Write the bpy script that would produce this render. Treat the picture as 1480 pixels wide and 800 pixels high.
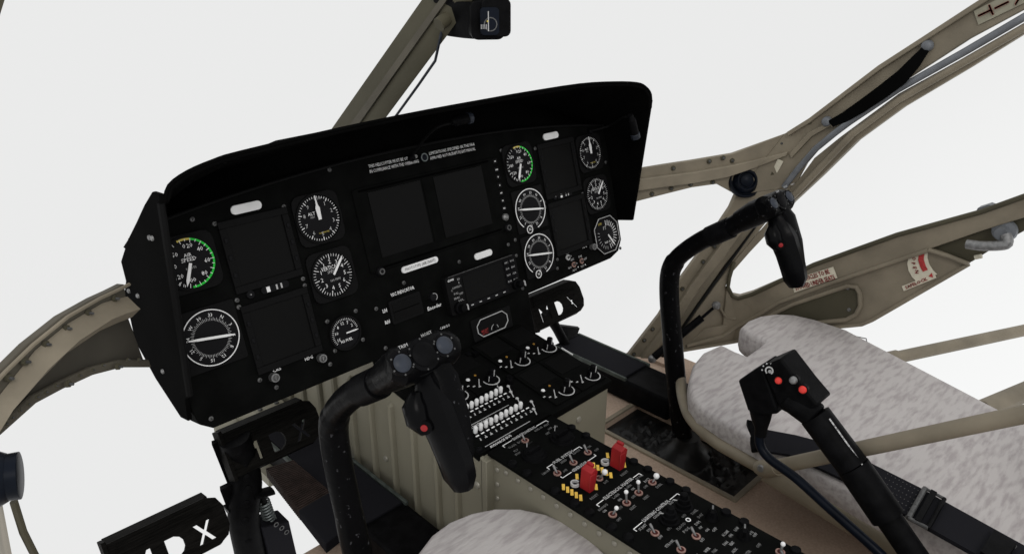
import bpy, math, random
from mathutils import Vector, Matrix
R = math.radians
random.seed(7)
S = bpy.context.scene
C = S.collection
for o in list(bpy.data.objects): bpy.data.objects.remove(o)

# ---------------------------------------------------------------- camera, world, lamps, exposure
EYE = 0.865                       # eye height above the cabin floor (metres)
YAW, PIT, FOC = R(44.44), R(22.98), 1072.0
cd = bpy.data.cameras.new('camera'); cam = bpy.data.objects.new('camera', cd); C.objects.link(cam)
cam.location = (0, 0, EYE); cam.rotation_euler = (R(90) - PIT, 0, -YAW)
cd.sensor_width = 36; cd.sensor_fit = 'HORIZONTAL'; cd.lens = FOC / 1480 * 36
cd.clip_start = 0.01; cd.clip_end = 100
S.camera = cam
wd = bpy.data.worlds.new('World'); S.world = wd; wd.use_nodes = True
nt = wd.node_tree; nt.nodes.clear()
out = nt.nodes.new('ShaderNodeOutputWorld'); bg = nt.nodes.new('ShaderNodeBackground')
tc = nt.nodes.new('ShaderNodeTexCoord'); sp = nt.nodes.new('ShaderNodeSeparateXYZ'); rp = nt.nodes.new('ShaderNodeValToRGB')
mr = nt.nodes.new('ShaderNodeMapRange')
vm = nt.nodes.new('ShaderNodeVectorMath'); vm.operation = 'DOT_PRODUCT'; vm.inputs[1].default_value = (0.62, -0.42, -0.66)
nt.links.new(tc.outputs['Generated'], vm.inputs[0])
nt.links.new(vm.outputs['Value'], mr.inputs['Value'])
mr.inputs['From Min'].default_value = 0.50; mr.inputs['From Max'].default_value = 0.88
nt.links.new(mr.outputs['Result'], rp.inputs['Fac'])
rp.color_ramp.elements[0].color = (.825, .828, .825, 1); rp.color_ramp.elements[1].color = (.975, .98, .975, 1)
nt.links.new(rp.outputs['Color'], bg.inputs['Color']); bg.inputs['Strength'].default_value = 1.0
nt.links.new(bg.outputs['Background'], out.inputs['Surface'])
S.view_settings.view_transform = 'Standard'; S.view_settings.look = 'None'
S.view_settings.exposure = 0; S.view_settings.gamma = 1
def area(name, loc, target, size, power):
    l = bpy.data.lights.new(name, 'AREA'); l.energy = power; l.size = size; l.color = (1, .97, .93)
    o = bpy.data.objects.new(name, l); C.objects.link(o); o.location = loc
    o.rotation_euler = (Vector(target) - Vector(loc)).to_track_quat('-Z', 'Y').to_euler()
area('studio_lamp', (-0.6, -1.4, 2.6), (0.9, 0.7, 0.2), 0.9, 20)

# ---------------------------------------------------------------- measuring helpers
cy, sy, cp, spp = math.cos(YAW), math.sin(YAW), math.cos(PIT), math.sin(PIT)
F_ = Vector((sy*cp, cy*cp, -spp)); R_ = Vector((cy, -sy, 0)); U_ = R_.cross(F_)
def ray(q): return F_ + R_*((q[0]-740)/FOC) - U_*((q[1]-400)/FOC)
def W(x, y, z): return Vector((x, y, z + EYE))          # z given from eye height
def at(q, ax, val):                                       # sight line onto the plane where the part really stands
    d = ray(q); return W(*(d*(val/d[ax])))
PLAN_R = [(1.10, .955), (1.232, .867), (1.30, .815), (1.36, .768), (1.41, .741), (1.43, .69), (1.43, -2)]
PLAN_L = [(1.46-a, b) for a, b in PLAN_R]
def wallpt(q, plan, off=0.0):                             # on the upright cabin side wall, off = metres inboard
    d = ray(q)
    for (x0, y0), (x1, y1) in zip(plan, plan[1:]):
        ex, ey = x1-x0, y1-y0; den = d.x*ey - d.y*ex
        if abs(den) < 1e-9: continue
        t = (x0*ey - y0*ex)/den; s = (d.x*t-x0)/ex if abs(ex) > abs(ey) else (d.y*t-y0)/ey
        if t > 0 and (s <= 1.0001) and (s >= -0.0001 or (x0, y0) == plan[0]):
            n = Vector((ey, -ex, 0)).normalized()
            if (Vector((.73, .2, 0)) - Vector((x0, y0, 0))).dot(n) < 0: n = -n
            P = W(*(d*t)); return P + n*off
    d2 = d*(plan[0][0]/d.x); return W(*d2)
T = R(15.8)
PU, PN = Vector((0, math.sin(T), math.cos(T))), Vector((0, -math.cos(T), math.sin(T)))
PO = W(0, math.cos(T), -math.sin(T))
def fr(o, x, y, z=None):
    x = Vector(x).normalized(); z = Vector(z) if z is not None else x.cross(Vector(y)); z.normalize(); y = z.cross(x)
    return Matrix(((x.x, y.x, z.x, o[0]), (x.y, y.y, z.y, o[1]), (x.z, y.z, z.z, o[2]), (0, 0, 0, 1)))
PM = fr(PO, (1, 0, 0), PU)                                # panel frame: u right, v up, w towards the pilot
def TR(x, y, z=0): return Matrix.Translation((x, y, z))
def RZ(a): return Matrix.Rotation(a, 4, 'Z')
BM = fr(W(0, .65, -.64), (1, 0, 0), (0, 1, .125))         # radio box top
def bx(x, y):                                             # reading on the level -> place on the sloping radio top
    k = .72125/(.64+.125*y); return x*k, (y*k-.65)*1.0078
CM = fr(W(0, 0, -.64), (1, 0, 0), (0, 1, 0))              # console top

# ---------------------------------------------------------------- materials
def mat(name, col, rough=.6, metal=0, spec=.3, var=.0, scale=40, col2=None, bump=0, bscale=200, stretch=None, lo=.35, hi=.65, detail=6):
    m = bpy.data.materials.new(name); m.use_nodes = True; n = m.node_tree; b = n.nodes['Principled BSDF']
    b.inputs['Roughness'].default_value = rough; b.inputs['Metallic'].default_value = metal
    b.inputs['Specular IOR Level'].default_value = spec
    b.inputs['Base Color'].default_value = (*col, 1)
    t = n.nodes.new('ShaderNodeTexCoord'); src = t.outputs['Object']
    if stretch:
        mp = n.nodes.new('ShaderNodeMapping'); mp.inputs['Scale'].default_value = stretch[:3]
        if len(stretch) > 3: mp.inputs['Rotation'].default_value = (0, 0, stretch[3])
        n.links.new(src, mp.inputs['Vector']); src = mp.outputs['Vector']
    if var or col2:
        z = n.nodes.new('ShaderNodeTexNoise'); z.inputs['Scale'].default_value = scale; z.inputs['Detail'].default_value = detail
        n.links.new(src, z.inputs['Vector'])
        r = n.nodes.new('ShaderNodeValToRGB'); r.color_ramp.elements[0].position = lo; r.color_ramp.elements[1].position = hi
        c2 = col2 or tuple(c*(1-var) for c in col); c1 = col if col2 else tuple(min(1, c*(1+var)) for c in col)
        r.color_ramp.elements[0].color = (*c2, 1); r.color_ramp.elements[1].color = (*c1, 1)
        n.links.new(z.outputs['Fac'], r.inputs['Fac']); n.links.new(r.outputs['Color'], b.inputs['Base Color'])
    if bump:
        z2 = n.nodes.new('ShaderNodeTexNoise'); z2.inputs['Scale'].default_value = bscale; z2.inputs['Detail'].default_value = 4
        n.links.new(src, z2.inputs['Vector'])
        bp = n.nodes.new('ShaderNodeBump'); bp.inputs['Strength'].default_value = bump; bp.inputs['Distance'].default_value = .002
        n.links.new(z2.outputs['Fac'], bp.inputs['Height']); n.links.new(bp.outputs['Normal'], b.inputs['Normal'])
    return m
M = {}
M['paint'] = mat('olive_beige_paint', (.225, .194, .144), .55, 0, .25, .16, 14, bump=.15, bscale=120)
M['shade_brown'] = mat('flange_shade_and_ridge_brown', (.10, .090, .070), .6, 0, .15, .2, 12)  # brown darkened to paint in the left frame flanges' shade; also colours the post ridge
M['web'] = mat('web_paint_shaded', (.070, .064, .052), .65, 0, .1, .2, 10)  # paint darkened to put the shade under the left frame into its web
M['decal2'] = mat('faded_decal', (.30, .285, .22), .7, 0, .15, .1, 60)
M['decalfade'] = mat('faded_red_print', (.34, .10, .08), .7, 0, .1, .2, 200)
M['paint_dark'] = mat('dark_olive_paint', (.075, .068, .045), .6, 0, .2, .12, 8)
M['console_paint'] = mat('console_paint', (.235, .220, .168), .5, 0, .25, .10, 6, bump=.1, bscale=90)
M['floor'] = mat('floor_covering', (.44, .335, .262), .9, 0, .1, .12, 260, bump=.4, bscale=500, lo=.3, hi=.7)
M['panel'] = mat('panel_black', (.0042, .0044, .0042), .7, 0, .02, .25, 25, bump=.1, bscale=600)
M['hood'] = mat('glareshield_black', (.0030, .0030, .0030), .9, 0, .015, .2, 12)
M['bezel'] = mat('bezel_black', (.0070, .0070, .0072), .6, 0, .05)
M['dial'] = mat('dial_black', (.0085, .0085, .0095), .5, 0, .06)
M['screen'] = mat('dark_screen', (.0062, .0062, .0062), .3, 0, .05)
M['shadow'] = mat('recess_black', (.0018, .0018, .0018), .9, 0, 0)
M['black'] = mat('black_plastic', (.0045, .0045, .005), .45, 0, .035, .3, 60, bump=.15, bscale=300)
M['stick'] = mat('worn_black_wrap', (.055, .055, .06), .35, 0, .045, 0, 130, col2=(.0028, .0028, .0032), bump=.6, bscale=60, lo=.66, hi=.72)
M['grip'] = mat('polished_black_grip', (.0025, .0025, .003), .28, 0, .07, .3, 20, bump=.3, bscale=40)
M['pedal'] = mat('pedal_black', (.007, .0066, .006), .6, 0, .03, .4, 30, stretch=(1, 10, 10), bump=.4, bscale=50)
M['rubber'] = mat('rubber_mat', (.008, .008, .008), .38, 0, .22, .4, 18, bump=1, bscale=28)
M['white'] = mat('white_marking', (.88, .88, .88), .6, 0, .2)
M['grey'] = mat('grey_marking', (.50, .50, .50), .6, 0, .2)
M['ivory'] = mat('light_cover', (.86, .86, .86), .5, 0, .3, .06, 30)
M['green'] = mat('green_arc', (.03, .58, .06), .6, 0, .1)
M['yellow'] = mat('yellow_marking', (.62, .50, .12), .6, 0, .1)
M['stripe'] = mat('yellow_stripe', (.85, .55, .10), .6, 0, .1, .15, 90)
M['orange'] = mat('amber_dot', (.30, .16, .03), .6, 0, .1)
M['cyan'] = mat('cyan_knob', (.06, .35, .42), .5, 0, .2)
M['red'] = mat('red_guard', (.30, .013, .016), .45, 0, .3, .15, 30)
M['redb'] = mat('red_button', (.75, .05, .04), .4, 0, .3)
M['pink'] = mat('copper_nut', (.33, .20, .17), .5, .2, .3, .2, 300)
M['rustred'] = mat('dark_red_boot', (.060, .014, .012), .6, 0, .1)
M['steel'] = mat('worn_steel', (.22, .22, .22), .45, .5, .4, .25, 150)
M['dsteel'] = mat('dull_screw', (.10, .10, .10), .5, .4, .3, .3, 200)
M['alu'] = mat('grey_seal', (.155, .165, .18), .45, .1, .3, .15, 40)
M['seat'] = mat('mottled_sheepskin', (.545, .515, .505), .95, 0, .05, 0, 115, col2=(.41, .375, .375), bump=.35, bscale=260, stretch=(.28, 1.2, 1, .45), lo=.34, hi=.56, detail=14)
M['seat_side'] = mat('seat_side_fabric', (.20, .19, .19), .9, 0, .1, .2, 30)
M['belt'] = mat('belt_webbing', (.013, .013, .016), .8, 0, .05, .1, 400, stretch=(1, 6, 1))
M['blue'] = mat('blue_black_rubber', (.004, .006, .011), .35, 0, .09, .3, 30)
M['bluegrey'] = mat('blue_grey_button', (.024, .029, .040), .45, 0, .25, .3, 60)
M['decal'] = mat('cream_decal', (.66, .62, .50), .7, 0, .15, .08, 60)
M['decalred'] = mat('red_print', (.42, .05, .05), .7, 0, .1, .2, 200)
M['ribcoil'] = mat('brown_hose', (.030, .020, .017), .7, 0, .15, .3, 60)
M['spring'] = mat('spring_steel', (.16, .18, .18), .45, .5, .4)
M['greenrim'] = mat('dull_green_rim', (.055, .065, .058), .6, 0, .2, .3, 50)

# ---------------------------------------------------------------- mesh builder
tcache = {}
def textmesh(s):
    if s not in tcache:
        c = bpy.data.curves.new('t', 'FONT'); c.body = s; c.size = 1; c.align_x = 'CENTER'; c.align_y = 'CENTER'; c.resolution_u = 1
        o = bpy.data.objects.new('t', c); C.objects.link(o); dg = bpy.context.evaluated_depsgraph_get(); dg.update()
        m = bpy.data.meshes.new_from_object(o.evaluated_get(dg))
        v = [tuple(p.co) for p in m.vertices]; f = [tuple(p.vertices) for p in m.polygons]
        w = max(p[0] for p in v) - min(p[0] for p in v) if v else 1
        tcache[s] = (v, f, w); bpy.data.objects.remove(o); bpy.data.curves.remove(c); bpy.data.meshes.remove(m)
    return tcache[s]
ROOTM = {}
class MB:
    def __init__(s): s.v = []; s.f = []; s.m = []; s.mats = []
    def mi(s, m):
        if m not in s.mats: s.mats.append(m)
        return s.mats.index(m)
    def add(s, vs, fs, m, X=None):
        b = len(s.v); s.v += [(X @ Vector(p)) if X is not None else Vector(p) for p in vs]
        s.f += [tuple(i+b for i in f) for f in fs]; k = s.mi(m); s.m += [k]*len(fs); return s
    def box(s, m, X, c, d):
        x, y, z = (q/2 for q in d); vs = [(c[0]+a*x, c[1]+b*y, c[2]+e*z) for a in (-1, 1) for b in (-1, 1) for e in (-1, 1)]
        return s.add(vs, [(0, 1, 3, 2), (4, 6, 7, 5), (0, 4, 5, 1), (2, 3, 7, 6), (0, 2, 6, 4), (1, 5, 7, 3)], m, X)
    def prism(s, m, X, poly, z0, z1):
        n = len(poly); ar = sum(poly[i][0]*poly[(i+1) % n][1]-poly[(i+1) % n][0]*poly[i][1] for i in range(n))
        if ar < 0: poly = poly[::-1]
        vs = [(a, b, z0) for a, b in poly] + [(a, b, z1) for a, b in poly]
        return s.add(vs, [tuple(range(n-1, -1, -1)), tuple(range(n, 2*n))] + [(i, (i+1) % n, n+(i+1) % n, n+i) for i in range(n)], m, X)
    def loft(s, m, rings, caps=True, X=None):
        n = len(rings[0]); vs = [p for r in rings for p in r]; fs = []
        for k in range(len(rings)-1):
            for i in range(n): j = (i+1) % n; fs.append((k*n+i, k*n+j, (k+1)*n+j, (k+1)*n+i))
        if caps: fs += [tuple(range(n-1, -1, -1)), tuple(range((len(rings)-1)*n, len(rings)*n))]
        return s.add(vs, fs, m, X)
    def tube(s, m, path, r, n=12, X=None, caps=True, side=None):
        P = [Vector(p) for p in path]; rs = r if isinstance(r, (list, tuple)) else [r]*len(P)
        t0 = (P[1]-P[0]).normalized(); a = Vector(side) if side else (Vector((0, 0, 1)) if abs(t0.z) < .9 else Vector((1, 0, 0)))
        rings = []
        for i, p in enumerate(P):
            t = (P[min(i+1, len(P)-1)]-P[max(i-1, 0)]).normalized()
            a = (a - t*a.dot(t)).normalized(); b = t.cross(a)
            ra, rb = rs[i] if isinstance(rs[i], (tuple, list)) else (rs[i], rs[i])
            rings.append([p + a*(ra*math.cos(2*math.pi*k/n)) + b*(rb*math.sin(2*math.pi*k/n)) for k in range(n)])
        return s.loft(m, rings, caps, X)
    def lathe(s, m, X, prof, n=20):
        return s.loft(m, [[(r*math.cos(2*math.pi*k/n), r*math.sin(2*math.pi*k/n), z) for k in range(n)] for r, z in prof], True, X)
    def ring(s, m, X, r0, r1, z0, z1, n=48, a0=0, a1=2*math.pi):
        full = abs(a1-a0-2*math.pi) < 1e-6; k = n if full else n+1
        A = [a0+(a1-a0)*i/n for i in range(k)]
        vs = []
        for r, z in ((r0, z0), (r1, z0), (r1, z1), (r0, z1)): vs += [(r*math.cos(a), r*math.sin(a), z) for a in A]
        fs = []
        for i in range(n):
            j = (i+1) % k
            for q in range(4): p = (q+1) % 4; fs.append((q*k+i, q*k+j, p*k+j, p*k+i))
        if not full: fs += [(0, k, 2*k, 3*k), (k-1, 4*k-1, 3*k-1, 2*k-1)]
        return s.add(vs, fs, m, X)
    def strip(s, m, A, B, th):                           # solid band between two edge lines; th = thickness vector(s)
        n = len(A); th = th if isinstance(th, list) else [th]*n
        rings = [[A[i], B[i], B[i]+th[i], A[i]+th[i]] for i in range(n)]
        return s.loft(m, rings)
    def text(s, m, X, body, w=None, h=None, z=.0006, a=0, bold=0):
        v, f, tw = textmesh(body)
        sc = h if h else w/tw
        sx = (w/tw) if w else sc
        Y = X @ RZ(a)
        s.add([(p[0]*sx, p[1]*sc, z) for p in v], f, m, Y)
        if bold:
            for dx, dy in ((bold, 0), (0, bold), (-bold, -bold)): s.add([(p[0]*sx+dx, p[1]*sc+dy, z+.00004) for p in v], f, m, Y)
        return s
    def build(s, name, parent=None, bevel=0, smooth=True, label=None, kind=None):
        me = bpy.data.meshes.new(name); inv = ROOTM[parent.name].inverted() if parent else Matrix.Identity(4)
        off = Vector((0, 0, 0))
        if not parent:
            xs = [p.x for p in s.v]; ys = [p.y for p in s.v]; off = Vector(((min(xs)+max(xs))/2, (min(ys)+max(ys))/2, min(p.z for p in s.v)))
        me.from_pydata([inv @ (p-off) for p in s.v], [], s.f); me.update()
        for m in s.mats: me.materials.append(M[m])
        for p, k in zip(me.polygons, s.m): p.material_index = k; p.use_smooth = smooth
        if smooth: me.set_sharp_from_angle(angle=R(38))
        import bmesh
        b = bmesh.new(); b.from_mesh(me); bmesh.ops.recalc_face_normals(b, faces=b.faces) if len(b.faces) < 6000 else None; b.to_mesh(me); b.free()
        o = bpy.data.objects.new(name, me); C.objects.link(o); o.location = off
        if parent: o.parent = parent; ROOTM[o.name] = ROOTM[parent.name]; o.location = (0, 0, 0)
        else: ROOTM[o.name] = Matrix.Translation(off)
        if bevel:
            d = o.modifiers.new('bevel', 'BEVEL'); d.width = bevel; d.segments = 2; d.limit_method = 'ANGLE'; d.angle_limit = R(40)
        if label: o['label'] = label
        if kind: o['kind'] = kind
        return o
def rrect(w, h, r, n=4, cx=0, cy_=0):
    p = []
    for (sx, sy_, a0) in ((1, 1, 0), (-1, 1, 90), (-1, -1, 180), (1, -1, 270)):
        for i in range(n+1):
            a = R(a0+90*i/n); p.append((cx+sx*(w/2-r)+r*math.cos(a), cy_+sy_*(h/2-r)+r*math.sin(a)))
    return p
def thing(name, label, cat, M4, group=None):
    o = bpy.data.objects.new(name, None); o.empty_display_size = .05; C.objects.link(o); o.matrix_world = M4; ROOTM[o.name] = M4.copy()
    o['label'] = label; o['category'] = cat
    if group: o['group'] = group
    return o
def tag(o, label, cat, group=None):
    o['label'] = label; o['category'] = cat
    if group: o['group'] = group
    return o
def copy_tree(o, parent=None):
    c = o.copy(); C.objects.link(c)
    if parent: c.parent = parent
    for ch in list(o.children): copy_tree(ch, c)
    return c
def pt(X, x, y, z=0): return X @ TR(x, y, z)
def curve_pts(P, k=4):                                    # Catmull-Rom through points
    P = [Vector(p) for p in P]; o = []
    for i in range(len(P)-1):
        a = P[max(i-1, 0)]; b = P[i]; c = P[i+1]; d = P[min(i+2, len(P)-1)]
        for j in range(k):
            t = j/k; o.append(.5*((2*b)+(c-a)*t+(2*a-5*b+4*c-d)*t*t+(3*b-a-3*c+d)*t**3))
    return o+[P[-1]]

# ================================================================ FLOOR (setting)
f = MB(); FI = Matrix.Identity(4)
def fl(x0, y0, x1, y1): f.box('floor', FI, ((x0+x1)/2, (y0+y1)/2, -.01), (x1-x0, y1-y0, .02))
hx = [(.31, .435), (1.01, 1.135)]
fl(.09, -.5, .575, .475); fl(.575, -.5, .86, .65); fl(.86, -.5, 1.375, .475)
fl(.09, .475, .31, .775); fl(.435, .475, .575, .775); fl(.86, .475, 1.01, .775); fl(1.135, .475, 1.375, .775)
fl(.09, .775, .575, .885); fl(.86, .775, 1.375, .93); fl(.515, .885, .575, 1.0)
fo = f.build('floor', smooth=False, kind='structure')
f = MB()
for x0, x1 in hx: f.box('rubber', FI, ((x0+x1)/2, .625, -.045), (x1-x0+.02, .32, .01))
f.build('floor_well', smooth=False, kind='structure')
f = MB()                                                 # beige nose floor forward of the pedals, left of the wall
f.box('console_paint', FI, (.515, 1.215, -.012), (.12, .23, .02)); f.box('console_paint', FI, (.53, 1.25, .03), (.06, .15, .06))
for k in range(4):
    for q in range(2): f.lathe('dsteel', TR(.512+.035*q, 1.19+.035*k, .06), [(.005, 0), (.004, .003), (.001, .004)], 8)
f.build('nose_floor', kind='structure')

# recess trims with crumpled rubber boots
def recess(x0, x1, label):
    t = thing('stick_boot', label, 'rubber boot', TR((x0+x1)/2, .625, 0), 'rubber boots around the control sticks')
    f = MB(); w = .009
    for a, b, c, d in ((x0-w, .475-w, x1+w, .475), (x0-w, .775, x1+w, .775+w), (x0-w, .475, x0, .775), (x1, .475, x1+w, .775)):
        f.box('paint', FI, ((a+c)/2, (b+d)/2, .002), (c-a, d-b, .006))
    f.build('trim', t, bevel=.001)
    g = MB(); nx, ny = 22, 48; vs = []; fs = []
    for j in range(ny+1):
        for i in range(nx+1):
            x = x0+(x1-x0)*i/nx; y = .475+.3*j/ny; e = min(i, nx-i, j*.6, (ny-j)*.6)/6; e = min(1, e)
            dx, dy = x-(x0+x1)/2, y-.615; rr = math.hypot(dx, dy)
            z = -.012 + e*(.006*math.sin(38*x*3+9*math.sin(y*50))*math.cos(y*90+5*math.sin(x*70)) + .018*math.exp(-(rr/.05)**2) + .004*math.sin(rr*220+3*math.atan2(dy, dx)))
            vs.append((x, y, z))
    for j in range(ny):
        for i in range(nx): a = j*(nx+1)+i; fs.append((a, a+1, a+nx+2, a+nx+1))
    g.add(vs, fs, 'rubber'); g.build('boot', t)
recess(*hx[1], 'crumpled black rubber boot in the brown floor under the right control stick')
recess(*hx[0], 'crumpled black rubber boot in the floor under the left control stick')

# ================================================================ INSTRUMENT PANEL
P0 = fr(PO + Vector((.7375, 0, 0)) + PU*(-.16), (1, 0, 0), PU)
panel = thing('instrument_panel', 'wide matte black helicopter instrument panel full of gauges and dark screens', 'instrument panel', P0)
def top_v(u):                                            # gently arched upper edge
    a = abs(u-.7375); return -.004-.034*(a/.46)**2.2
us = [.283+.0*0]+[.29+.04475*i for i in range(21)]+[1.192]
outl = [(u, top_v(u)) for u in [.284+.912*i/24 for i in range(25)]]
outl += [(1.196, -.06), (1.193, -.275), (1.178, -.296), (1.15, -.305), (.905, -.308), (.903, -.392), (.582, -.392), (.572, -.314), (.30, -.314), (.284, -.302), (.279, -.28), (.279, -.06)]
f = MB(); f.prism('panel', PM, outl, -.035, 0); face = f.build('panel_face', panel, bevel=.002)
f = MB(); pts = [PM @ Vector((.284+.912*i/40, top_v(.284+.912*i/40)+.001, .001)) for i in range(41)]
f.tube('bezel', pts, .0024, 6); f.build('edge_strip', panel)
f = MB(); f.prism('hood', PM, [(.30, -.05), (1.18, -.05), (1.17, -.28), (.31, -.28)], -.13, -.036); f.build('rear_housing', panel)
def screw(u, v, r=.0034, X=PM, par=None, z=0, nm='screw', m='dsteel'):
    f = MB(); Y = pt(X, u, v, z); f.lathe(m, Y, [(r, 0), (r*.95, .0012), (r*.6, .002)], 12); a = random.random()*3
    f.box('shadow', Y @ RZ(a), (0, 0, .0021), (r*1.0, r*.22, .0003)); return f.build(nm, par or panel)
for u, v in [(.3472, -.0386), (.3739, -.0508), (.4755, -.0497), (.3756, -.158), (.3755, -.1678), (.3767, -.2747), (.5469, -.2276), (.4969, -.2284), (.5474, -.2741), (.4977, -.2746),
             (.4848, -.2914), (.5826, -.2354), (.5828, -.3006), (.4765, -.1564), (.4766, -.1665), (.6428, -.2108), (.72, -.3689), (.761, -.2076), (.8782, -.207), (.8972, -.2029),
             (.878, -.1755), (.8924, -.2312), (.892, -.2935), (.8727, -.3659), (.9948, -.2658), (.9903, -.2827), (.99, -.0505), (.988, -.152), (.988, -.162), (1.098, -.158), (1.183, -.11), (.905, -.040), (1.094, -.05),
             (.3767+.02, -.2935), (.60, -.375), (1.184, -.292), (.3, -.30), (.56, -.012)]:
    screw(u, v)
def gauge(u, v, r, label, kind, half=None, ndl=None):
    X = pt(PM, u, v); f = MB(); h = half or r*1.10
    if kind == 'hsi': f.prism('bezel', X, rrect(2*h, 2*h, .003), 0, .003)
    elif kind == 'oct':
        c = h*.5; f.prism('bezel', X, [(h, h-c), (h-c, h), (-h+c, h), (-h, h-c), (-h, -h+c), (-h+c, -h), (h-c, -h), (h, -h+c)], 0, .004)
    elif kind == 'small': f.ring('bezel', X, r*1.0, r*1.13, 0, .006, 40)
    else:
        f.prism('bezel', X, rrect(2*h, 2*h, h*.34, 3), 0, .004); f.ring('bezel', X, r*1.0, r*1.07, .004, .0065, 48)
    f.lathe('dial', X, [(r*1.02, .004), (r*1.0, .0044)], 48)
    g = f.build('gauge', panel, label=label)
    mk = MB(); nd = MB(); Z = .0048
    def tick(a, r0, r1, w, m='white'): mk.box(m, X @ RZ(R(90)-a), ((r0+r1)/2, 0, Z), (r1-r0, w*.62, .0003))      # a clockwise from up
    def num(s, a, rr, h_, m='white', rot=False): mk.text(m, pt(X, rr*math.sin(a), rr*math.cos(a)) @ RZ(-a if rot else 0), s, h=h_, z=Z+.0003)
    def needle(a, l0, l1, w, m='white'):
        Y = X @ RZ(R(90)-a) @ TR(0, 0, .007); nd.prism(m, Y, [(-l0, -w*.45), (l1*.75, -w/2), (l1, 0), (l1*.75, w/2), (-l0, w*.45)], 0, .0008)
    if kind == 'speed':
        off = R(-8)
        mk.ring('green', X, r*.90, r*.98, .0045, Z, 40, R(90)-R(195)-off, R(90)-R(22)-off); mk.ring('yellow', X, r*.90, r*.98, .0045, Z, 12, R(90)-R(22)-off, R(90)+R(8)-off)
        for k in range(22): tick(R(-10)+R(15.5)*k*.82, r*(.80 if k % 2 == 0 else .86), r*.96, r*.035)
        for k in range(12): tick(R(210)+R(11)*k, r*.84, r*.95, r*.03)
        for s, a in (('0', -4), ('20', 14), ('40', 50), ('60', 95), ('80', 140), ('100', 190), ('120', 232), ('140', 270), ('150', 310)): num(s, R(a), r*.68, r*.24)
        mk.text('white', pt(X, 0, r*.32), 'AIR', w=r*.30, z=Z+.0003); mk.text('white', pt(X, 0, r*.14), 'SPEED', w=r*.58, z=Z+.0003); mk.text('grey', pt(X, 0, -.2*r), 'KNOTS', w=r*.4, z=Z+.0003)
        needle(R(203) if ndl is None else ndl, 0, r*.93, r*.13)
        nd.lathe('dial', pt(X, 0, 0, .0045), [(r*.06, 0), (r*.06, .0022)], 12)
    elif kind == 'hsi':
        a0, a1 = (R(90)+R(0), R(90)+2*math.pi) if half > .040 else (R(-70), R(235))
        if half > .040: mk.ring('white', X, r*.965, r, .0044, Z, 72)
        else:
            mk.ring('white', X, r*.955, r, .0044, Z, 64, R(-75), R(228)); mk.ring('white', pt(X, -r*.30, -r*.93), r*.16, r*.20, .0044, .0052, 20); mk.text('white', pt(X, -r*.30, -r*.93), 'N', h=r*.2, z=.0055)
        for k in range(72): tick(R(5*k), r*.60, r*(.72 if k % 2 == 0 else .68), r*.022, 'grey')
        for k, s in enumerate(['33', 'N', '3', '6', 'E', '12', '15', 'S', '21', '24', 'W', '30']): num(s, R(30*k+12), r*.79, r*.17, rot=True)
        nd.prism('white', X @ RZ(R(-9.6)) @ TR(0, 0, .0079), [(-r*.82, -r*.02), (-r*.5, -r*.045), (r*.5, -r*.045), (r*.8, -r*.02), (r*.8, r*.02), (r*.5, r*.045), (-r*.5, r*.045), (-r*.82, r*.02)], 0, .0006)
    elif kind == 'alt':
        for k in range(50):
            a = R(7.2*k); big = k % 5 == 0
            tick(a, r*(.80 if big else .87), r*.95, r*(.055 if big else .035))
        for k in range(10):
            if k != 0: num(str(k), R(36*k), r*.68, r*.24, 'grey')
        mk.text('white', pt(X, -r*.30, r*.25), 'ALT', w=r*.34, z=Z+.0003); mk.text('yellow', pt(X, .08*r, -r*.62), 'CALIBRATED', w=r*.5, z=Z+.0003)
        mk.text('grey', pt(X, .2*r, r*.82), '100', w=r*.2, z=Z+.0003); mk.text('grey', pt(X, -r*.28, r*.1), 'FEET', w=r*.2, z=Z+.0003)
        Y = X @ RZ(R(0)) @ TR(0, 0, .007)
        nd.prism('white', Y, [(-r*.07, -r*.05), (r*.07, -r*.05), (r*.10, r*.45), (r*.04, r*.6), (r*.02, r*.98), (-r*.02, r*.98), (-r*.04, r*.6), (-r*.10, r*.45)], 0, .0008)
    elif kind == 'vsi':
        for k in range(44):
            a = R(8.2*k); big = k % 4 == 0
            tick(a, r*(.72 if big else .84), r*.96, r*(.045 if big else .028), 'white')
        for k, s in enumerate(['1', '2', '3', '4', '5', '6', '5', '4', '3', '2', '1']): num(s, R(-35+32.7*k), r*.60, r*.26)
        mk.text('white', pt(X, -.08*r, r*.34), 'VERTICAL', w=r*.86, h=r*.26, z=Z+.0003); mk.text('grey', pt(X, 0, r*.15), 'SPEED', w=r*.48, z=Z+.0003); mk.text('grey', pt(X, .05*r, -.25*r), '100 FPM', w=r*.5, z=Z+.0003)
        needle(R(41), 0, r*.98, r*.11)
    elif kind == 'small':
        for k in range(28): tick(R(-125+7.6*k), r*.84, r*.97, r*.035, 'white')
        for s, a in (('15', -118), ('10', -78), ('8', -42), ('12', -8), ('7', 26), ('2', 58)): num(s, R(a), r*.66, r*.28)
        mk.text('white', pt(X, -.05*r, -r*.48), 'N2 FUEL', w=r*.85, h=r*.24, z=Z+.0003, bold=r*.008)
        needle(R(90), 0, r*.92, r*.09)
    elif kind == 'oct':
        c = h*.5; w = .0016; pl = [(h, h-c), (h-c, h), (-h+c, h), (-h, h-c), (-h, -h+c), (-h+c, -h), (h-c, -h), (h, -h+c)]
        for i in range(8):
            a, b = Vector((*pl[i], .0046)), Vector((*pl[(i+1) % 8], .0046)); mk.tube('grey', [X @ (a*.97), X @ (b*.97)], w*.5, 6)
        for k in range(14): tick(R(0+13*k), r*.60, r*.92, r*.06, 'white')
        for k in range(8): tick(R(190+14*k), r*.72, r*.92, r*.04, 'grey')
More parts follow.
